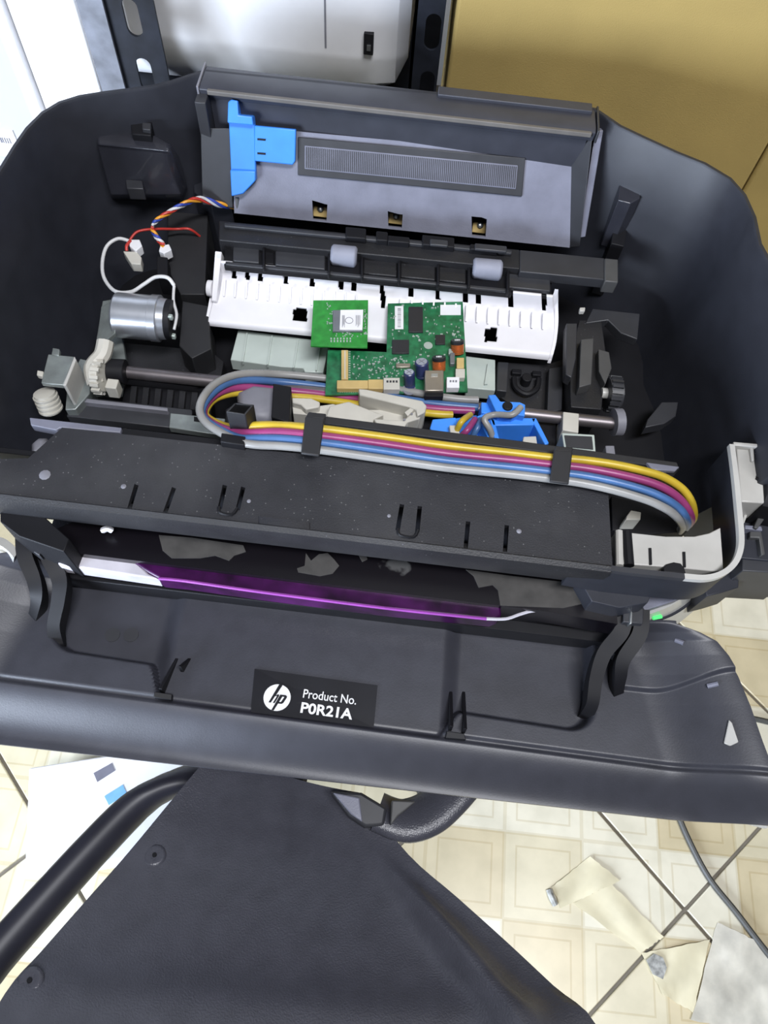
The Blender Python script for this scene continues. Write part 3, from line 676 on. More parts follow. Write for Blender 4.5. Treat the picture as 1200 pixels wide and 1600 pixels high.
cut(FP, c)
for pts in ([(342, 792), (344, 801), (362, 804), (371, 794)], [(622, 826), (625, 836), (646, 839), (653, 828)]):
    mb = MB(); mb.tube([W(x, y, .1002) for x, y in pts], .0011, 6, sub=3); part(mb, 'slot_end', 'black', FP, bevel=0)
mb = MB(); rbox(mb, [(404, 806), (484, 816), (484, 828), (404, 818)], .0995, .1006, .0004); part(mb, 'tape_mark', 'plate', FP, bevel=0)
mb = MB(); mb.loft([[p + Vector((0, dy, dz)) for dy, dz in ((.0, .0008), (-.003, -.001), (-.0035, -.008), (.001, -.030), (.006, -.032), (.006, -.004))] for p in (Vector((-.268, fl0.y + .0005, z_(.10))), fl0, W(480, 829, .10), fr0)])
LP = part(mb, 'front_lip', 'wear_black', bevel=0, smooth=30)
mb = MB(); rbox(mb, [(45, 735), (80, 728), (84, 745), (50, 750)], .0995, .1003, .0002)
for x, y, r in ((70, 742, .0035), (193, 760, .0017), (389, 783, .0013), (811, 830, .0016), (608, 806, .0012)):
    mb = MB(); p = W(x, y, .1001); mb.lathe(p, (0, 0, 1), [(0, r), (.0003, r * .8), (.0005, r * .2)], 10); part(mb, 'dirt_fleck', 'mid_grey', FP, bevel=0)
# underside closes the plate to the base so nothing is hollow
mb = MB(); mb.box((-.262, fl0.y + .030, z_(.012)), (.138, fl0.y + .034, z_(.097))); part(mb, 'inner_wall', 'black')

# front right: glossy frame and ledge, lamp reflection painted pale -----------------------------------
LG = [(962, 830), (985, 832), (1040, 838), (1085, 838), (1108, 833), (1126, 824), (1131, 894), (1060, 887), (968, 881)]
mb = MB(); mb.px(LG, .080, .0905); LE = part(mb, 'side_ledge', 'silver_and_sheen', bevel=.0006, label='ledge at the front corner with lamp reflection painted pale grey')
mb = MB(); mb.tube([W(967, 830, .0905), W(968, 884, .0905)], .0024, 10, sub=1); part(mb, 'ledge_ridge', 'silver_and_sheen', LE, bevel=0)
mb = MB(); mb.tube([W(979, 832, .0905), W(983, 884, .0905)], .0032, 10, sub=1); part(mb, 'ledge_groove', 'black', LE, bevel=0)
for a, b in (((1014, 856), (1015, 882)), ((1067, 862), (1068, 886))):
    mb = MB(); mb.px([(a[0], a[1]), (a[0] + 4, a[1]), (b[0] + 4, b[1]), (b[0], b[1])], .0895, .0915); part(mb, 'ledge_slit', 'black', LE, bevel=0)
mb = MB(); mb.px([(1036, 887), (1042, 881), (1053, 878), (1064, 880), (1070, 888), (1072, 896), (1038, 894)], .0885, .0925); part(mb, 'ledge_bump', 'black', LE)
edge = [(900, 878), (960, 888), (1020, 895), (1070, 900), (1104, 902), (1130, 895), (1148, 880), (1157, 860), (1159, 836), (1155, 790), (1150, 740), (1144, 694)]
pts = spline([W(x, y, .10) for x, y in edge], 4)
n_in = []
rings = []
for i, p in enumerate(pts):
    d = (pts[min(i + 1, len(pts) - 1)] - pts[max(i - 1, 0)]).normalized(); nn = Vector((-d.y, d.x, 0)).normalized()
    rings.append([p - nn * .0017, p + nn * .0017, p + nn * .0017 + Vector((0, 0, -.004)), p - nn * .0017 + Vector((0, 0, -.004))])
    walls = globals().setdefault('walls', []); walls.append([q_ + Vector((0, 0, -.004)) - nn * sg * .0002 for q_, sg in ((p - nn * .0015, 0), (p + nn * .0015, 0))] + [p + nn * .0015 + Vector((0, 0, -.034)), p - nn * .0015 + Vector((0, 0, -.034))])
k0 = 12
mb = MB(); mb.loft(walls); part(mb, 'corner_wall', 'shell', bevel=0)
mb = MB(); mb.loft(rings[:k0 + 1]); part(mb, 'corner_rim', 'dark_grey', bevel=0)
mb = MB(); mb.loft(rings[k0:]); CRM = part(mb, 'corner_rim', 'silver_and_sheen', bevel=0, label='thin pale rim strip bending round the corner')
mb = MB(); mb.px([(1150, 691), (1192, 695), (1194, 720), (1190, 730), (1182, 745), (1186, 752), (1196, 756), (1195, 786), (1158, 784)], .072, .0945); TP = part(mb, 'tank_bracket', 'silver_and_sheen', bevel=.0008)  # lamp sheen painted in as pale tone here too
mb = MB(); mb.px([(1146, 690), (1194, 694), (1194, 699), (1147, 696)], .09, .099); part(mb, 'bracket_lip', 'silver_and_sheen', TP)
mb = MB(); mb.px([(1172, 699), (1178, 700), (1179, 720), (1175, 720)], .094, .097); part(mb, 'bracket_rib', 'silver_and_sheen', TP)
mb = MB(); p = W(1190, 709, .0965); mb.lathe(p + Vector((0, 0, -.003)), (0, 0, 1), [(0, .0042), (.003, .0042), (.0042, .003), (.0044, .0008)], 18); part(mb, 'screw', 'metal', TP, bevel=0)
mb = MB(); rbox(mb, [(1180, 745), (1186, 731), (1200, 725), (1230, 728), (1232, 792), (1196, 786), (1194, 756)], .06, .097, .004); part(mb, 'tank_block', 'black', bevel=0)
TB = plate([(1158, 788), (1245, 795), (1245, 880), (1158, 872)], .03, .070, 'tank_bay', 'shell', label='black ink tank bay beside the pale rim')
plate([(1160, 868), (1250, 874), (1250, 897), (1160, 892)], .02, .068, 'bay_front', 'dark_grey', TB)
plate([(1164, 820), (1190, 822), (1192, 829), (1164, 826)], .069, .076, 'bay_rib', 'tray_grey', TB)
plate([(1165, 795), (1168, 792), (1168, 805), (1163, 818), (1161, 812)], .069, .077, 'bay_tab', 'silver_and_sheen', TB)
plate([(1188, 800), (1200, 795), (1200, 803), (1184, 826), (1178, 824)], .069, .078, 'bay_rib', 'foot', TB)
plate([(1172, 830), (1190, 830), (1196, 866), (1190, 868), (1186, 840), (1172, 840)], .069, .074, 'bay_rib', 'foot', TB)
plate([(1100, 905), (1140, 893), (1155, 897), (1154, 918), (1128, 926), (1104, 932)], .02, .052, 'corner_foot', 'shell')
plate([(1150, 900), (1250, 908), (1250, 922), (1152, 914)], .012, .03, 'bay_sill', 'mid_grey', TB)
# mirrored inner floor parts on the right: cream tab under the tubes
plate([(986, 797), (1002, 800), (1001, 812), (978, 812), (980, 806)], .05, .065, 'cream_tab', 'cream')
plate([(955, 775), (1070, 800), (1075, 830), (1000, 836), (957, 828)], .02, .050, 'corner_deck', 'black')

# output slot with spilled ink -------------------------------------------
mb = MB(); mb.prism([W(60, 838, .05), W(150, 800, .05), W(960, 898, .05), W(965, 975, .05), W(850, 955, .05), W(100, 862, .05)], (0, 0, -.02)); part(mb, 'output_floor', 'inky', bevel=0, label='output floor stained with spilled black ink')
for pix in ([(248, 836), (300, 840), (380, 852), (384, 862), (366, 868), (358, 876), (336, 868), (312, 872), (268, 872), (254, 860)], [(478, 864), (486, 876), (498, 866), (512, 864), (522, 874), (530, 884), (520, 896), (500, 900), (466, 894), (464, 888), (476, 884)], [(728, 890), (800, 900), (905, 912), (925, 940), (880, 950), (782, 946), (778, 922), (770, 914), (748, 918), (740, 900)], [(560, 866), (572, 866), (574, 874), (566, 878)]):
    mb = MB(); mb.px(pix, .0495, .0505); part(mb, 'dry_patch', 'dry', bevel=0)
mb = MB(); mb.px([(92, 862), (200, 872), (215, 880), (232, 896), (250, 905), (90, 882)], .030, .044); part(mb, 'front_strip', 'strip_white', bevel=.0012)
mb = MB(); mb.px([(200, 872), (400, 896), (600, 922), (782, 944), (784, 962), (770, 968), (600, 951), (400, 925), (290, 909), (252, 905), (230, 893)], .030, .046); part(mb, 'front_strip', 'strip', bevel=.0015, label='glossy strip stained purple by ink')
mb = MB(); mb.tube([W(x, y, .046) for x, y in ((248, 904), (290, 908), (400, 924), (600, 950), (760, 967))], .0011, 6); part(mb, 'strip_edge', 'strip_lilac', bevel=0)  # lighter purple line along the strip's near edge
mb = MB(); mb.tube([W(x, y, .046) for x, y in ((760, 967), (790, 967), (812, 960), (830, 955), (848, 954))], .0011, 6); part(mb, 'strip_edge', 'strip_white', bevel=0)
mb = MB(); mb.px([(90, 880), (960, 988), (962, 1006), (92, 902)], .005, .022); part(mb, 'hinge_shadow', 'black')  # black bar standing in for the shadow of the hinge gap
mb = MB(); p = W(168, 828, .055); mb.tube([W(160, 829, .056), W(168, 826, .058), (W(175, 829, .056))], .002, 6); part(mb, 'spring_clip', 'white', bevel=0)
for x0, x1, y0 in ((735, 850, 895),):
    pass
# angled cheeks under the plate
plate([(0, 790), (52, 792), (108, 842), (100, 862), (30, 838), (0, 815)], .03, .072, 'side_cheek', 'black')
plate([(905, 905), (970, 895), (1030, 903), (1012, 942), (968, 950), (925, 940)], .03, .066, 'side_cheek', 'shell')
plate([(1004, 948), (1026, 912), (1100, 910), (1082, 924), (1056, 938), (1008, 954)], .041, .047, 'corner_panel', 'tray_grey')
# pale lower body, round the front corners
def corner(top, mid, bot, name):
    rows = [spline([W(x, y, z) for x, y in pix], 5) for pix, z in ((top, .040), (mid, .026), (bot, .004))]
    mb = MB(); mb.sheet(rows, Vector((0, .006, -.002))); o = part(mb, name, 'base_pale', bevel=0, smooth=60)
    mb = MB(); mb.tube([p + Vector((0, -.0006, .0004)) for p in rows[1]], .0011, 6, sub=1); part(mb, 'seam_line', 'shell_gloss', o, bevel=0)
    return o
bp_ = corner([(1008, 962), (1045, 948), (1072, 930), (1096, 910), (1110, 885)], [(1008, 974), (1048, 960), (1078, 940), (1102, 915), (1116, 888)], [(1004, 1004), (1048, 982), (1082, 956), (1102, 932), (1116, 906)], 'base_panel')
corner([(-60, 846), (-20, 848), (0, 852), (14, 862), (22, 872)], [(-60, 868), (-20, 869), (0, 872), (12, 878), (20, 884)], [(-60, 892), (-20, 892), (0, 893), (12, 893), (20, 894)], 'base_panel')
mb = MB(); p = W(1020, 966, .033); mb.tube([p, p + Vector((.006, .002, 0))], .0013, 8, sub=1); part(mb, 'status_light', 'led', bp_, bevel=0, label='small green status light')

# open front door ---------------------------------------------------------
def sstep(a, b, x):
    t = max(0, min(1, (x - a) / (b - a))); return t * t * (3 - 2 * t)
DX0, DX1 = -.302, .262
outl = [(.067, .262), (.085, .258), (.114, .250), (.135, .245), (.154, .239), (.166, .233), (.175, .226), (.180, .215), (.184, .20)]
def right_at(y):
    for (a, xa), (b, xb) in zip(outl, outl[1:]):
        if y <= b: return lerp(xa, xb, (y - a) / (b - a))
    return outl[-1][1]
def door_z(x, y):
    r = right_at(y); l = -.04 - r; z = .014
    cy = lerp(.1055, .097, (x + .233) / .43)                 # crease across the door
    z -= .016 * sstep(0, .034, cy - y)
    z -= .0018 * (1 - sstep(0, .003, abs(cy - y)))
    # inset panel with rounded corners
    x0, x1, y0 = -.216 + (.18 - y) * .10, .152, lerp(.127, .112, (x + .2) / .35)
    cm = sstep(-.142, -.128, x) * sstep(.064, .050, x); y0 = lerp(y0, cy - .0015, cm)
    ddx = max(x0 - x, x - x1); ddy = y0 - y
    rr = .018; qx, qy = max(ddx + rr, 0), max(ddy + rr, 0)
    sd = math.hypot(qx, qy) + min(max(ddx + rr, ddy + rr), 0) - rr
    z -= lerp(.011, .0045, cm) * (1 - sstep(-.0040, .0005, sd))
    # side ends curl up
    z += .023 * sstep(.060, .0, r - x) + .023 * sstep(.060, .0, x - l)
    # step on the curled end
    st = .148 + .014 * sstep(.19, .24, x) - .004
    if x > .165: z += .003 * sstep(-.0015, .0015, y - st)
    return z
rows = []; NU, NV = 400, 190
for j in range(NV + 1):
    v = j / NV; row = []
    for i in range(NU + 1):
        u = i / NU; y = lerp(.067, .186, v); r = right_at(y); l = -.04 - r; x = lerp(l, r, u)
        ye = y + .003 * (x - (-.02)) * (1 - v) * 0
        row.append(Vector((x, ye, z_(door_z(x, y)))))
    rows.append(row)
mb = MB(); mb.sheet(rows, (0, 0, -.003)); DO = part(mb, 'front_door', 'door', bevel=0, smooth=60, label='wide dark grey front door folded down')
def on_door(x, y, h=0):
    p = W(x, y, .012)
    for _ in range(4): p = W(x, y, door_z(p.x, p.y) + h)
    return p
# white reflection on the curled end, painted as a pale patch
mb = MB(); mb.prism([on_door(1138, 1125, .001), on_door(1143, 1130, .001), on_door(1153, 1160, .001), on_door(1140, 1166, .001), on_door(1130, 1162, .001)], (0, 0, .0012)); part(mb, 'end_highlight', 'silver_and_sheen', DO)
mb = MB(); mb.prism([Vector((.252, .07, z_(.0))), Vector((.266, .068, z_(.0))), Vector((.262, .10, z_(.004))), Vector((.253, .112, z_(.008)))], (0, 0, -.005)); part(mb, 'end_trim', 'base_pale', DO)
for pp, qq in (([(1055, 1000), (1068, 1005)], 0), ([(1105, 1072), (1122, 1068)], 0)):
    mb = MB(); mb.tube([on_door(*p, .001) for p in pp], .0016, 8, sub=1); part(mb, 'end_pip', 'tray_grey', DO, bevel=0)
# clips on the door
def clip(ax_, ay, base, ribs):
    for r in ribs:
        mb = MB(); top = [on_door(x, y, 0) for x, y in r]; d = (top[0] - top[-1])
        a, b = top[0], top[1]; mb.prism([a, b, b + Vector((0, .001, .010))], Vector((.0022, 0, 0))); part(mb, 'door_rib', 'black', DO, bevel=.0003)
    mb = MB(); mb.prism([on_door(x, y, .0) for x, y in base], (0, 0, .004)); o = part(mb, 'door_clip', 'black', DO, bevel=.0004)
clip(0, 0, [(243, 1083), (271, 1087), (270, 1096), (242, 1092)], [[(274, 1028), (252, 1084)], [(294, 1028), (282, 1050)]])
clip(0, 0, [(697, 1144), (724, 1148), (727, 1158), (695, 1155)], [[(702, 1080), (700, 1142)], [(722, 1080), (721, 1146)]])
for x in (176, 205):
    mb = MB(); p = on_door(x, 992, 0); mb.cyl(p, p + Vector((0, 0, .0006)), .005, n=20); part(mb, 'ejector_mark', 'dark_grey', DO, bevel=0)
# hinge arms
def arm(pix, zs, wpx, name='hinge_arm'):
    mb = MB(); pts = [W(x, y, z) for (x, y), z in zip(pix, zs)]; pts = spline(pts, 6); rg = []
    for i, p in enumerate(pts):
        d = (pts[min(i + 1, len(pts) - 1)] - pts[max(i - 1, 0)]).normalized(); sd = Vector((d.y, -d.x, 0)).normalized(); w_ = wpx * (1.15 - .35 * i / len(pts))
        rg.append([p - sd * w_, p + sd * w_, p + sd * w_ + Vector((0, 0, -.012)), p - sd * w_ + Vector((0, 0, -.012))])
    mb.loft(rg); return part(mb, name, 'black', DO, bevel=0, smooth=60)
arm([(36, 838), (38, 868), (52, 905), (56, 935), (50, 966)], [.045, .042, .036, .028, .014], .0045)
arm([(70, 838), (76, 870), (92, 905), (90, 940), (83, 980), (90, 1010)], [.045, .042, .036, .028, .018, .010], .0048)
arm([(976, 950), (972, 985), (945, 1020), (932, 1060), (926, 1100), (915, 1120)], [.048, .044, .036, .028, .020, .010], .0046)
arm([(1003, 952), (1000, 990), (975, 1030), (970, 1060), (967, 1086)], [.048, .044, .036, .028, .014], .0046)
for q in ([(48, 832), (64, 833), (62, 868), (52, 862)], [(974, 946), (1006, 950), (1005, 975), (974, 972)]):
    plate(q, .035, .050, 'hinge_bridge', 'dark_grey', DO)
for q in ([(49, 845), (54, 845), (54, 858), (49, 857)], [(985, 953), (989, 953), (988, 975), (984, 975)]):
    plate(q, .045, .0515, 'hinge_pin', 'metal', DO)

# product sticker
sp = [on_door(x, y, .0003) for x, y in ((398, 1045), (590, 1071), (584, 1137), (392, 1113))]
mb = MB(); mb.prism(sp, (0, 0, .0004)); STK = part(mb, 'product_sticker', 'sticker', DO, bevel=0, label='black product number sticker with white print')
O_, X_, Y_ = sp[3], (sp[2] - sp[3]).normalized(), None
nrm = (sp[1] - sp[0]).cross(sp[3] - sp[0]).normalized()
if nrm.z < 0: nrm = -nrm
Y_ = nrm.cross(X_)
def on_st(px, py):      # pixel -> point on the sticker surface
    d = _ray(px, py); t = (sp[0] + nrm * .00045 - CC).dot(nrm) / d.dot(nrm); return CC + d * t
def text_part(body, p0, p1, height_px, name, m, bold=0, shear=0):
    """text whose baseline runs between two pixels"""
    cu = bpy.data.curves.new(name, 'FONT'); cu.body = body; cu.size = 1; cu.offset = bold; cu.shear = shear; cu.resolution_u = 4
    to = bpy.data.objects.new('t', cu); COL.objects.link(to); bpy.context.view_layer.update()
    me = bpy.data.meshes.new_from_object(to.evaluated_get(bpy.context.evaluated_depsgraph_get())); bpy.data.objects.remove(to)
    a, b = on_st(*p0), on_st(*p1); ex = (b - a); c_ = on_st(p0[0], p0[1] - height_px)
    ey = (c_ - a) - ex.normalized() * (c_ - a).dot(ex.normalized()); xs = [v.co.x for v in me.vertices]; yy = [v.co.y for v in me.vertices]
    x0, x1 = min(xs), max(xs); y1 = max(yy)
    org = Vector(PR['_o'])
    for v in me.vertices:
        p = a + ex * ((v.co.x - x0) / (x1 - x0)) + ey * (v.co.y / y1) + nrm * .0002; v.co = p - org
    me.materials.clear(); me.materials.append(MATS[m]); o = bpy.data.objects.new(name, me); COL.objects.link(o); o.parent = STK; o['_o'] = PR['_o']; return o
text_part('Product No.', (473, 1090), (556, 1101), 13.5, 'product_text', 'print_white', .008)
text_part('P0R21A', (469, 1113), (550, 1124), 16.5, 'number_text', 'print_white', .028)
ctr = on_st(433, 1090); rad = (on_st(412, 1088) - ctr).length
def logo_xy(u, v): return ctr + X_ * (u * rad) + Y_ * (v * rad)
mb = MB(); ring = [logo_xy(math.cos(t), math.sin(t)) + nrm * .0001 for t in [2 * math.pi * k / 48 for k in range(48)]]; mb.prism(ring, nrm * .0002); LGO = part(mb, 'logo_disc', 'print_white', STK, bevel=0)
for pts in (
    [(.12, 1.0), (.25, .98), (-.12, .12), (-.02, .22), (.10, .24), (.13, .14), (-.10, -.44), (-.24, -.44), (-.03, .08), (-.08, .11), (-.18, .04), (-.39, -.44), (-.56, -.44), (-.02, .98)],
    [(.20, .24), (.62, .24), (.72, .16), (.70, .04), (.52, -.36), (.40, -.44), (.12, -.44), (.17, -.31), (.34, -.31), (.53, .10), (.38, .11), (-.08, -.99), (-.25, -.97)]):
    mb = MB(); mb.prism([logo_xy(u * 1.0, v) + nrm * .00028 for u, v in pts], nrm * .0002); part(mb, 'logo_letter', 'sticker', STK, bevel=0)

# wiring -------------------------------------------------------------------
TW = [(368, 322), (345, 320), (312, 311), (285, 320), (262, 333), (242, 347), (238, 358), (246, 372), (256, 384)]
tz = [.075, .08, .088, .09, .088, .086, .082, .078, .074]
cl = spline([W(x, y, z) for (x, y), z in zip(TW, tz)], 8)
for k, m in enumerate(('wire_white', 'wire_blue', 'wire_orange', 'wire_red')):
    pts = []
    for i, p in enumerate(cl):
        t = i * .42 + k * math.pi / 2; a = Vector((math.cos(t) * .3, math.sin(t) * .5, math.cos(t) * .8)); pts.append(p + a * .0021)
    tube(pts, .0011, 'twisted_wire', m, PR, 6, 1)
def plug(pix, z0, z1, m='paperwhite'):
    o = plate(pix, z0, z1, 'plug', m); return o
pg = plug([(250, 384), (264, 381), (268, 390), (256, 396), (248, 392)], .066, .074); pg['label'] = 'white four-pin plug'
plug([(203, 374), (218, 374), (222, 384), (212, 392), (202, 384)], .072, .080)
plug([(192, 392), (214, 393), (221, 402), (220, 413), (205, 412)], .070, .078, 'cream')
tube([W(205, 378, .078), W(185, 373, .08), (W(167, 385, .078)), W(160, 410, .075), W(163, 435, .075), W(180, 455, .078), W(205, 456, .082), W(225, 444, .086), W(243, 433, .088), W(262, 434, .088), W(272, 446, .084)], .0014, 'motor_wire', 'wire_white', PR)
tube([W(272, 446, .084), W(271, 470, .08), W(276, 492, .078), W(272, 515, .074)], .0011, 'motor_wire', 'wire_white', PR)
tube([W(203, 375, .078), W(215, 362, .08), W(240, 358, .078), W(275, 358, .07), W(296, 358, .07), W(312, 369, .06)], .0010, 'motor_wire', 'wire_red', PR)
tube([W(198, 392, .078), W(198, 384, .08), W(204, 376, .08)], .0012, 'motor_wire', 'wire_red', PR)

# ================================================================== loose things inside
def pcomp(root, name, m, pix, z0, z1, bevel=.0004, label=None):
    mb = MB(); mb.px(pix, z0, z1); o = mb.build(name, m, root, bevel)
    if label: o['label'] = label
    return o
def rect(x0, y0, x1, y1, sk=.06): return [(x0, y0), (x1, y0 + (x1 - x0) * sk * 0), (x1, y1), (x0, y1)]
ZP = .066
MBD = thing('circuit_board', W(630, 560, ZP - .0016), 'large green L-shaped printer circuit board with copper coils and gold connectors', 'circuit board')
pcomp(MBD, 'board', 'pcb', [(606, 474), (723, 471), (731, 612), (508, 617), (512, 546), (604, 550)], ZP - .0016, ZP, .0002)
def m_(x, y): return (480 + x / 4.615, 460 + y / 4.615)     # coordinates measured in an enlarged crop
def mrect(x0, y0, x1, y1): return [m_(x0, y0), m_(x1, y0), m_(x1, y1), m_(x0, y1)]
pcomp(MBD, 'memory_chip', 'chip', mrect(732, 88, 835, 272), ZP, ZP + .0014, .0002)
pcomp(MBD, 'processor_chip', 'chip', mrect(612, 326, 735, 425), ZP, ZP + .0014, .0002)
pcomp(MBD, 'driver_chip', 'chip', mrect(925, 290, 995, 360), ZP, ZP + .0012, .0002)
pcomp(MBD, 'paper_label', 'paperwhite', mrect(632, 84, 694, 250), ZP, ZP + .0003, 0)
pcomp(MBD, 'paper_label', 'paperwhite', mrect(960, 75, 1108, 148), ZP, ZP + .0003, 0)
for k in range(14):
    pcomp(MBD, 'label_bar', 'mid_grey', mrect(652, 100 + k * 10, 676, 100 + k * 10 + random.choice((3, 5))), ZP + .0002, ZP + .0004, 0)
p = W(*m_(872, 370), ZP); mb = MB(); mb.cyl(p, p + Vector((0, 0, .0004)), .0033, n=18); mb.build('round_pad', 'solder', MBD)
G1 = pcomp(MBD, 'ribbon_connector', 'gold', mrect(246, 400, 296, 612), ZP, ZP + .005)
pcomp(MBD, 'connector_slit', 'cream', mrect(268, 404, 276, 606), ZP + .0048, ZP + .0053, 0)
pcomp(MBD, 'ribbon_connector', 'gold', mrect(214, 618, 440, 678), ZP, ZP + .005)
pcomp(MBD, 'connector_block', 'gold', mrect(440, 612, 548, 680), ZP, ZP + .006)
pcomp(MBD, 'connector_block', 'cream', mrect(550, 600, 668, 684), ZP, ZP + .006)
for k in range(4):
    pcomp(MBD, 'pin_hole', 'dark_grey', mrect(572 + k * 22, 620, 586 + k * 22, 634), ZP + .0055, ZP + .0063, 0)
for k in range(12):
    pcomp(MBD, 'solder_pin', 'solder', mrect(298, 408 + k * 17, 312, 414 + k * 17), ZP, ZP + .0006, 0)
for k in range(14):
    pcomp(MBD, 'solder_pin', 'solder', mrect(236 + k * 16, 684, 242 + k * 16, 706), ZP, ZP + .0006, 0)
for (x, y, r) in ((735, 560, 44), (825, 485, 54)):
    b = W(*m_(x + 5, y + 100), ZP); rr = r / 4.615 * .00042; mb = MB(); d = (W(*m_(x, y), ZP + .012) - b)
    mb.lathe(b, d, [(0, rr), (d.length * .1, rr), (d.length * .14, rr * .92), (d.length * .18, rr), (d.length * .95, rr), (d.length, rr * .85)], 24); cp = mb.build('capacitor', 'capblue', MBD); cp['label'] = 'dark blue capacitor with silver top'
    mb = MB(); dn = d.normalized(); mb.lathe(b + d, d, [(-.0004, rr * .84), (.0003, rr * .8)], 24); mb.build('capacitor_top', 'motor', cp)
    for a_ in (0, math.pi / 2):
        mb = MB(); u = Matrix.Rotation(a_, 3, dn) @ dn.orthogonal().normalized(); v_ = dn.cross(u); q = b + d + dn * .0003
        mb.prism([q + u * rr * .6 + v_ * .0002, q - u * rr * .6 + v_ * .0002, q - u * rr * .6 - v_ * .0002, q + u * rr * .6 - v_ * .0002], dn * .0002); mb.build('vent_line', 'mid_grey', cp)
mb = MB(); p = W(*m_(735, 690), ZP); mb.cyl(p, p + Vector((0, 0, .001)), .0048, n=20); mb.build('capacitor_base', 'mid_grey', MBD)
for x, y in ((1083, 330), (950, 450)):
    b = W(*m_(x, y + 95), ZP); t_ = W(*m_(x, y), ZP + .008); d = t_ - b; mb = MB()
    mb.lathe(b, d, [(0, .0048), (d.length * .2, .0048), (d.length * .22, .0044), (d.length * .75, .0044)], 22); ci = mb.build('coil', 'copper', MBD); ci['label'] = 'copper wound coil with black cap'
    for k in range(5):
        mb = MB(); q = b + d * (.26 + .09 * k); mb.lathe(q, d, [(0, .0046), (d.length * .03, .0049), (d.length * .06, .0046)], 22); mb.build('winding', 'copper', ci)
    mb = MB(); mb.lathe(b + d * .75, d, [(0, .0050), (d.length * .22, .0050), (d.length * .26, .0045)], 22); mb.build('coil_cap', 'chip', ci)
    q = b + d * 1.012; dn = d.normalized(); u = Vector((1, 0, 0)); u = (u - dn * u.dot(dn)).normalized(); v_ = dn.cross(u)
    for dx, dy, wx, wy in ((-.0016, 0, .0004, .0015), (0, .0012, .0010, .0003), (0, 0, .0010, .0003), (0, -.0012, .0010, .0003), (.0016, 0, .0004, .0015)):
        mb = MB(); mb.prism([q + u * (dx + a_ * wx) + v_ * (dy + b_ * wy) for a_, b_ in ((-1, -1), (1, -1), (1, 1), (-1, 1))], dn * .0002); mb.build('coil_print', 'print_white', ci)
US = pcomp(MBD, 'usb_port', 'usb', mrect(848, 545, 985, 695), ZP, ZP + .011, .0006, 'square metal cable port')
pcomp(MBD, 'port_tab', 'metal', mrect(895, 570, 942, 592), ZP + .0108, ZP + .0114, 0)
pcomp(MBD, 'port_mouth', 'black', mrect(850, 697, 982, 735), ZP - .001, ZP + .009, .0003)
for x0, y0, x1, y1, m, h in ((1078, 455, 1132, 530, 'gold', .006), (1070, 535, 1138, 600, 'cream', .005), (1006, 595, 1098, 672, 'paperwhite', .006), (1030, 420, 1065, 500, 'shield', .004), (640, 495, 745, 525, 'usb', .002), (1020, 390, 1070, 430, 'solder', .003)):
    pcomp(MBD, 'socket', m, mrect(x0, y0, x1, y1), ZP, ZP + h, .0004)
for k in range(3):
    pcomp(MBD, 'pin_hole', 'mid_grey', mrect(1028 + k * 20, 618, 1040 + k * 20, 632), ZP + .0055, ZP + .0063, 0)
random.seed(3); sm = MB()
for k in range(170):
    for _ in range(20):
        x, y = random.uniform(600, 1120), random.uniform(70, 560)
        if random.random() < .4: x, y = random.uniform(320, 700), random.uniform(440, 600)
        if not any(a - 8 < x < c_ + 8 and b - 8 < y < d + 8 for a, b, c_, d in ((632, 84, 694, 250), (732, 88, 835, 272), (612, 326, 735, 425), (960, 75, 1108, 148), (830, 330, 910, 400))) and (x < 1000 or y < 300): break
    w_, h_ = random.choice(((8, 5), (5, 9), (12, 7), (18, 8))); sm.px(mrect(x, y, x + w_, y + h_), ZP, ZP + random.uniform(.0004, .001))
o = sm.build('small_components', 'solder', MBD); o['kind'] = 'stuff'
ZW = .0735
WB = thing('wireless_board', W(530, 508, ZW - .0014), 'small square bright green circuit board with a white label', 'circuit board')
pcomp(WB, 'board', 'pcb_bright', [m_(45, 42), m_(440, 40), m_(434, 384), m_(25, 372)], ZW - .0014, ZW, .0002)
pcomp(WB, 'shield_can', 'shield', mrect(184, 112, 400, 264), ZW, ZW + .002, .0003)
lbw = pcomp(WB, 'paper_label', 'paperwhite', [m_(240, 112), m_(404, 110), m_(398, 256), m_(234, 254)], ZW + .0019, ZW + .0023, 0)
for k in range(9):
    pcomp(WB, 'label_print', 'mid_grey', mrect(252 + k * 5 if k < 4 else 322 + k * 7, 150, 255 + k * 5 if k < 4 else 325 + k * 7, 236 - 10 * (k % 3)), ZW + .0022, ZW + .0025, 0)
p = W(*m_(302, 188), ZW + .0024)
mb = MB(); mb.tube([p + Vector((math.cos(t) * .0028, math.sin(t) * .0028, 0)) for t in [2 * math.pi * k / 14 for k in range(15)]], .0002, 5, sub=2); mb.build('label_print', 'mid_grey', WB)
for k in range(7):
    for j in range(2):
        pcomp(WB, 'pin_pad', 'solder', mrect(168 + k * 23, 312 + j * 18, 178 + k * 23, 324 + j * 18), ZW, ZW + .0006, 0)
sm = MB()
for k in range(60):
    x, y = random.choice(((random.uniform(138, 178), random.uniform(55, 260)), (random.uniform(180, 420), random.uniform(268, 300)), (random.uniform(404, 425), random.uniform(100, 300)))); sm.px(mrect(x, y, x + 8, y + 5), ZW, ZW + .0007)
o = sm.build('small_components', 'solder', WB); o['kind'] = 'stuff'

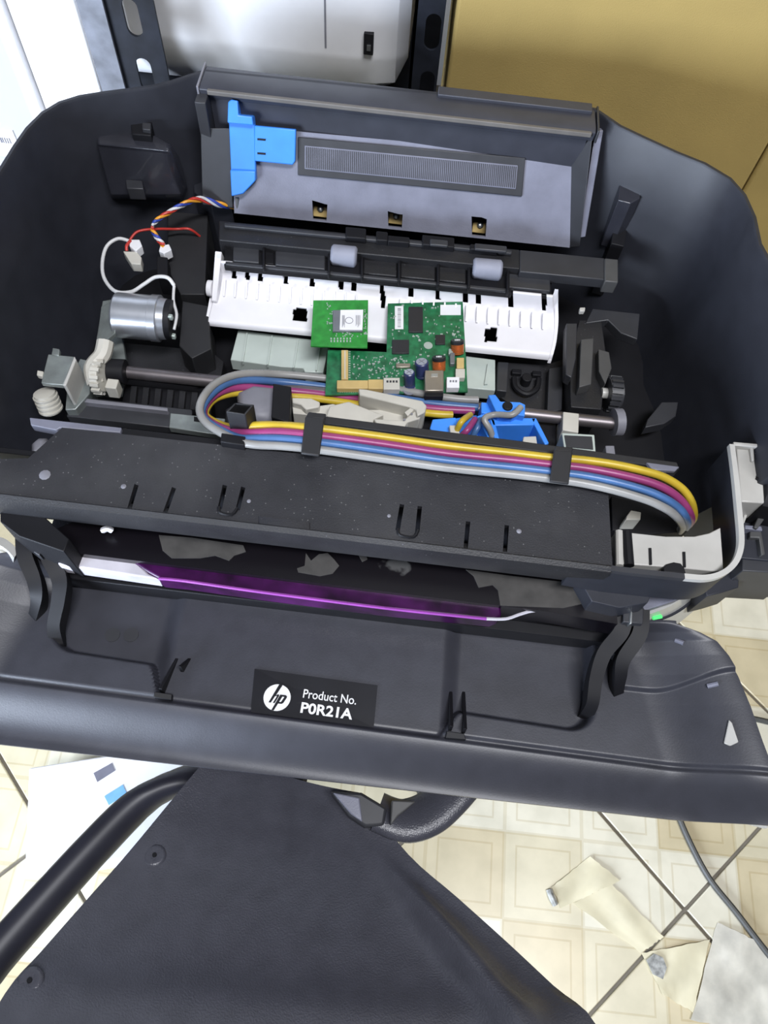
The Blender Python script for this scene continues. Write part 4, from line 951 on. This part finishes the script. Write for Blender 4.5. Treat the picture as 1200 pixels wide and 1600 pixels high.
# cream plastic frame lying over the carriage
FR = thing('plastic_channel', W(560, 640, .050), 'loose cream plastic channel frame lying below the circuit boards', 'plastic part')
def c_(x, y): return (x, y)
pcomp(FR, 'channel_floor', 'cream', [(456, 628), (500, 634), (520, 631), (556, 640), (640, 640), (655, 658), (600, 664), (560, 662), (480, 648), (458, 646)], .0505, .066)
pcomp(FR, 'side_wall', 'cream', [(560, 607), (572, 608), (660, 626), (667, 634), (664, 644), (652, 650), (650, 640), (640, 636), (562, 617)], .055, .078, .0008)
pcomp(FR, 'near_wall', 'cream', [(515, 634), (545, 627), (590, 645), (600, 648), (584, 655), (582, 664), (510, 650)], .055, .074, .0008)
pcomp(FR, 'end_block', 'cream', [(584, 654), (630, 657), (652, 638), (660, 640), (656, 654), (636, 660), (630, 672), (590, 665)], .055, .075, .0008)
pcomp(FR, 'hook', 'cream', [(456, 621), (486, 622), (500, 628), (499, 636), (478, 640), (470, 632), (457, 629)], .055, .072, .0008)
pcomp(FR, 'cross_rib', 'cream', [(632, 644), (645, 634), (650, 637), (637, 650)], .060, .077, .0004)
for x, y in ((632, 656), (643, 647)):
    p = W(x, y, .0752); mb = MB(); mb.cyl(p + Vector((0, 0, -.001)), p + Vector((0, 0, .0004)), .0009, n=10); mb.build('pin_hole', 'mid_grey', FR)

# ================================================================== chair
CH = thing('office_chair', (-.02, .3, 0), 'black moulded office chair carrying the printer on its seat', 'chair')
def rr_slab(x0, x1, y0, y1, z0, z1, r, n=8, crown=.004):
    pts = []
    for cx_, cy_, a0 in ((x1 - r, y1 - r, 0), (x0 + r, y1 - r, 90), (x0 + r, y0 + r, 180), (x1 - r, y0 + r, 270)):
        for k in range(n + 1):
            a = math.radians(a0 + 90 * k / n); pts.append((cx_ + r * math.cos(a), cy_ + r * math.sin(a)))
    c = Vector(((x0 + x1) / 2, (y0 + y1) / 2, 0)); g = lambda s, z: [Vector((lerp(c.x, x, s), lerp(c.y, y, s), z)) for x, y in pts]
    mb = MB(); mb.loft([g(.95, z0), g(1, z0 + .008), g(1, z1 - .012), g(.98, z1 - .002), g(.94, z1)]); return mb
part(rr_slab(-.245, .215, .108, .52, ZB - .055, ZB, .08), 'seat', 'chair', CH, bevel=0, smooth=50)
# backrest rising towards the viewer
Lp = [(335, 1170, -.062), (270, 1248, -.050), (203, 1329, -.038), (130, 1412, -.022), (64, 1487, -.004), (8, 1552, .015)]
Rp = [(560, 1238, -.062), (638, 1335, -.050), (712, 1400, -.038), (790, 1470, -.022), (865, 1540, -.004), (932, 1602, .015)]
rowsL = [W(*p) for p in Lp]; rowsR = [W(*p) for p in Rp]
for k in range(1, 5):
    a, b = rowsL[5], rowsR[5]; dz = .022 * k + .004 * k * k
    rowsL.append(a + Vector((-.010 * k + .006 * k * k, -.040 * k, dz))); rowsR.append(b + Vector((.014 * k - .007 * k * k, -.040 * k, dz)))
rowsL = spline(rowsL, 4); rowsR = spline(rowsR, 4)
rows = []
for i, (a, b) in enumerate(zip(rowsL, rowsR)):
    row = []
    for k in range(41):
        u = k / 40; p = lerp(a, b, u); v = abs(2 * u - 1)
        n = Vector((0, .35, .93)); roll = (.016 * sstep(.08, .36, i / len(rowsL)) * math.exp(-((v - .74) / .085) ** 2) * (1 - v ** 6) if u > .5 else 0)
        row.append(p + n * (roll - .008 * (1 - v * v)))
    rows.append(row)
mb = MB(); mb.sheet(rows, Vector((0, -.006, -.020))); BK = part(mb, 'backrest', 'chair', CH, bevel=0, smooth=70, label='textured black backrest')
def on_back(x, y):
    best = None
    for r in rows:
        for p in r:
            v = p - CC; fx = v.dot(CF); q = (600 + FPX * v.dot(CR) / fx, 800 - FPX * v.dot(CU) / fx); e = (q[0] - x) ** 2 + (q[1] - y) ** 2
            if best is None or e < best[0]: best = (e, p)
    return best[1]
for x, y in ((240, 1332), (56, 1540)):
    p = on_back(x, y); n = Vector((0, .35, .93)).normalized(); mb = MB(); mb.lathe(p - n * .001, n, [(0, .0075), (.0016, .0070), (.0022, .005), (.0016, .003), (.0016, .0012)], 20); sc = part(mb, 'screw_dimple', 'chair', BK, bevel=0, smooth=60)
    mb = MB(); mb.lathe(p, n, [(0, .0016), (.0014, .0014)], 12); part(mb, 'screw_hole', 'black', sc, bevel=0)
# arm rests
mb = MB(); mb.tube([W(x, y, z) for x, y, z in ((335, 1212, -.098), (290, 1218, -.096), (246, 1237, -.092), (205, 1266, -.088), (144, 1328, -.082), (70, 1409, -.075), (0, 1487, -.068), (-70, 1565, -.060), (-150, 1590, -.07), (-230, 1500, -.10))], .0138, 14, flat=.010, sub=6, up=(-.7, -.5, .5)); part(mb, 'armrest', 'chair_gloss', CH, bevel=0, smooth=60, label='glossy black armrest loop')
mb = MB(); mb.tube([W(x, y, z) for x, y, z in ((590, 1268, -.06), (630, 1282, -.06), (668, 1272, -.06), (700, 1245, -.06), (735, 1205, -.06))], .017, 14, flat=.009, sub=6, up=(.4, -.6, .4)); part(mb, 'armrest', 'chair', CH, bevel=0, smooth=60)
mb = MB(); mb.px([(516, 1236), (565, 1238), (605, 1262), (600, 1290), (570, 1292), (545, 1275)], -.10, -.045); part(mb, 'back_bracket', 'dark_grey', CH, bevel=.002)
mb = MB(); mb.px([(520, 1238), (562, 1246), (566, 1284), (548, 1272)], -.05, -.042); part(mb, 'bracket_face', 'tray_grey', CH, bevel=.001)
mb = MB(); mb.px([(612, 1250), (650, 1252), (622, 1275), (610, 1290)], -.05, -.040); part(mb, 'bracket_web', 'foot', CH, bevel=.001)
mb = MB(); mb.lathe((-.015, .3, .05), (0, 0, 1), [(0, .03), (.20, .03), (.205, .022), (.45, .022)], 24); part(mb, 'column', 'metal', CH, bevel=0)
mb = MB(); mb.box((-.09, .22, ZB - .10), (.06, .38, ZB - .05)); part(mb, 'seat_plate', 'black', CH, bevel=.004)
mb = MB(); mb.tube([(-.04, .24, ZB - .085), (-.045, .15, ZB - .09), (-.045, .10, ZB - .097), (-.045, .068, ZB - .097), (-.045, .040, ZB - .092)], .010, 10); part(mb, 'back_stem', 'black', CH, bevel=0)
for k in range(5):
    a = math.radians(90 + 72 * k); d = Vector((math.cos(a), math.sin(a), 0)); c = Vector((-.015, .3, 0)); mb = MB()
    mb.tube([c + Vector((0, 0, .10)), c + d * .10 + Vector((0, 0, .095)), c + d * .22 + Vector((0, 0, .068))], .019, 10, flat=.014, sub=4); lg = part(mb, 'leg', 'black', CH, bevel=0)
    mb = MB(); s = d.cross(Vector((0, 0, 1))); q = c + d * .215 + Vector((0, 0, .027))
    mb.cyl(q - s * .018, q - s * .004, .027, n=20); mb.cyl(q + s * .004, q + s * .018, .027, n=20); mb.cyl(q - s * .006, q + s * .006, .010, n=12); mb.cyl(q, q + Vector((0, 0, .04)), .006, n=10); part(mb, 'caster', 'rubber', lg, bevel=0)

# ================================================================== things on the floor
ZF = -ZB
cbx = [W(x, y, ZF + .004) for x, y in ((1020, 1180), (1050, 1250), (1075, 1310), (1108, 1372), (1150, 1425), (1200, 1490), (1260, 1560), (1340, 1600))]
mb = MB(); mb.tube(cbx, .004, 10); tag(mb.build('power_cable', 'cable', loc=cbx[3]), 'thick dark cable crossing the tile joints beside the tape scraps', 'cable')
cb2 = [W(x, y, ZF + .004) for x, y in ((1080, 1110), (1130, 1117), (1160, 1120), (1200, 1128), (1280, 1150))]
mb = MB(); mb.tube(cb2, .004, 10); tag(mb.build('power_cable', 'cable', loc=cb2[1]), 'short stretch of dark cable beside the folded-down printer door', 'cable')

def scrap(pix, label, name='tape_scrap', amp=.006, seed=1, rough=.004, m='tape'):
    """thin crumpled sheet over a pixel quad on the floor"""
    random.seed(seed); q = [W(x, y, ZF) for x, y in pix]; nn, mm = 14, 10; rws = []
    ph = [random.uniform(0, 6) for _ in range(6)]
    for j in range(mm + 1):
        row = []
        for i in range(nn + 1):
            u, v = i / nn, j / mm; p = lerp(lerp(q[0], q[1], u), lerp(q[3], q[2], u), v)
            h = .0012 + amp * (.5 + .5 * math.sin(7 * u + 4 * v + ph[0])) * (.4 + .6 * abs(math.sin(3 * v + ph[1]))) + rough * random.random()
            e = 1 - max(abs(2 * u - 1), abs(2 * v - 1)); jit = .0008 if e < .01 else .0004
            row.append(p + Vector((random.uniform(-jit, jit), random.uniform(-jit, jit), h)))
        rws.append(row)
    mb = MB(); mb.sheet(rws, (0, 0, -.0007)); o = mb.build(name, m, loc=lerp(q[0], q[2], .5)); return tag(o, label, 'paper scrap')
t1 = scrap([(861, 1386), (921, 1338), (968, 1376), (876, 1419)], 'small folded yellowish tape scrap with a dark open end', amp=.003, seed=2, rough=.0003)
mb = MB(); mb.tube([W(858, 1390, ZF + .003), W(862, 1402, ZF + .004), W(868, 1414, ZF + .003)], .004, 8); o = mb.build('open_end', 'smudge', loc=t1.location); o.parent = t1; o.location = (0, 0, 0)
scrap([(895, 1411), (955, 1381), (1036, 1464), (1001, 1489)], 'long narrow strip of yellowed tape reaching from the folded scrap', amp=.0015, seed=4, rough=.0002)
t3 = scrap([(1001, 1489), (1108, 1468), (1082, 1582), (1034, 1552)], 'crumpled yellowish tape sheet with a grey smudge', amp=.003, seed=5, rough=.0006)
mb = MB(); mb.px([(1010, 1500), (1022, 1490), (1036, 1496), (1042, 1512), (1036, 1530), (1020, 1522)], ZF + .0052, ZF + .0058); o = mb.build('smudge', 'smudge', loc=t3.location); o.parent = t3; o.location = (0, 0, 0)
scrap([(1120, 1441), (1215, 1488), (1260, 1640), (1078, 1592)], 'large dirty translucent plastic sheet beside the cable', amp=.004, seed=6, rough=.001, m='film', name='plastic_sheet')
# white box on the floor, left
q = [W(x, y, ZF + .10) for x, y in ((60, 1215), (150, 1180), (330, 1260), (190, 1400))]
fb = thing('white_box', (sum(q, Vector()) / 4).xy.to_3d(), 'white carton with blue and dark patches on the floor beside the armrest', 'box')
a = W(45, 1200, ZF + .10); ux = (W(300, 1160, ZF + .10) - a); uy = (W(90, 1360, ZF + .10) - a); uy = uy - ux.normalized() * uy.dot(ux.normalized())
mb = MB(); mb.prism([a, a + ux, a + ux + uy, a + uy], (0, 0, -.0995)); part(mb, 'carton', 'paperwhite', fb, bevel=.002)
mb = MB(); mb.px([(146, 1208), (175, 1192), (180, 1204), (152, 1222)], ZF + .0995, ZF + .1006); part(mb, 'dark_patch', 'box_dark', fb, bevel=0)
mb = MB(); mb.px([(163, 1244), (192, 1226), (198, 1240), (170, 1258)], ZF + .0995, ZF + .1006); part(mb, 'blue_patch', 'box_blue', fb, bevel=0)
for o in bpy.data.objects:
    if '_o' in o.keys(): del o['_o']
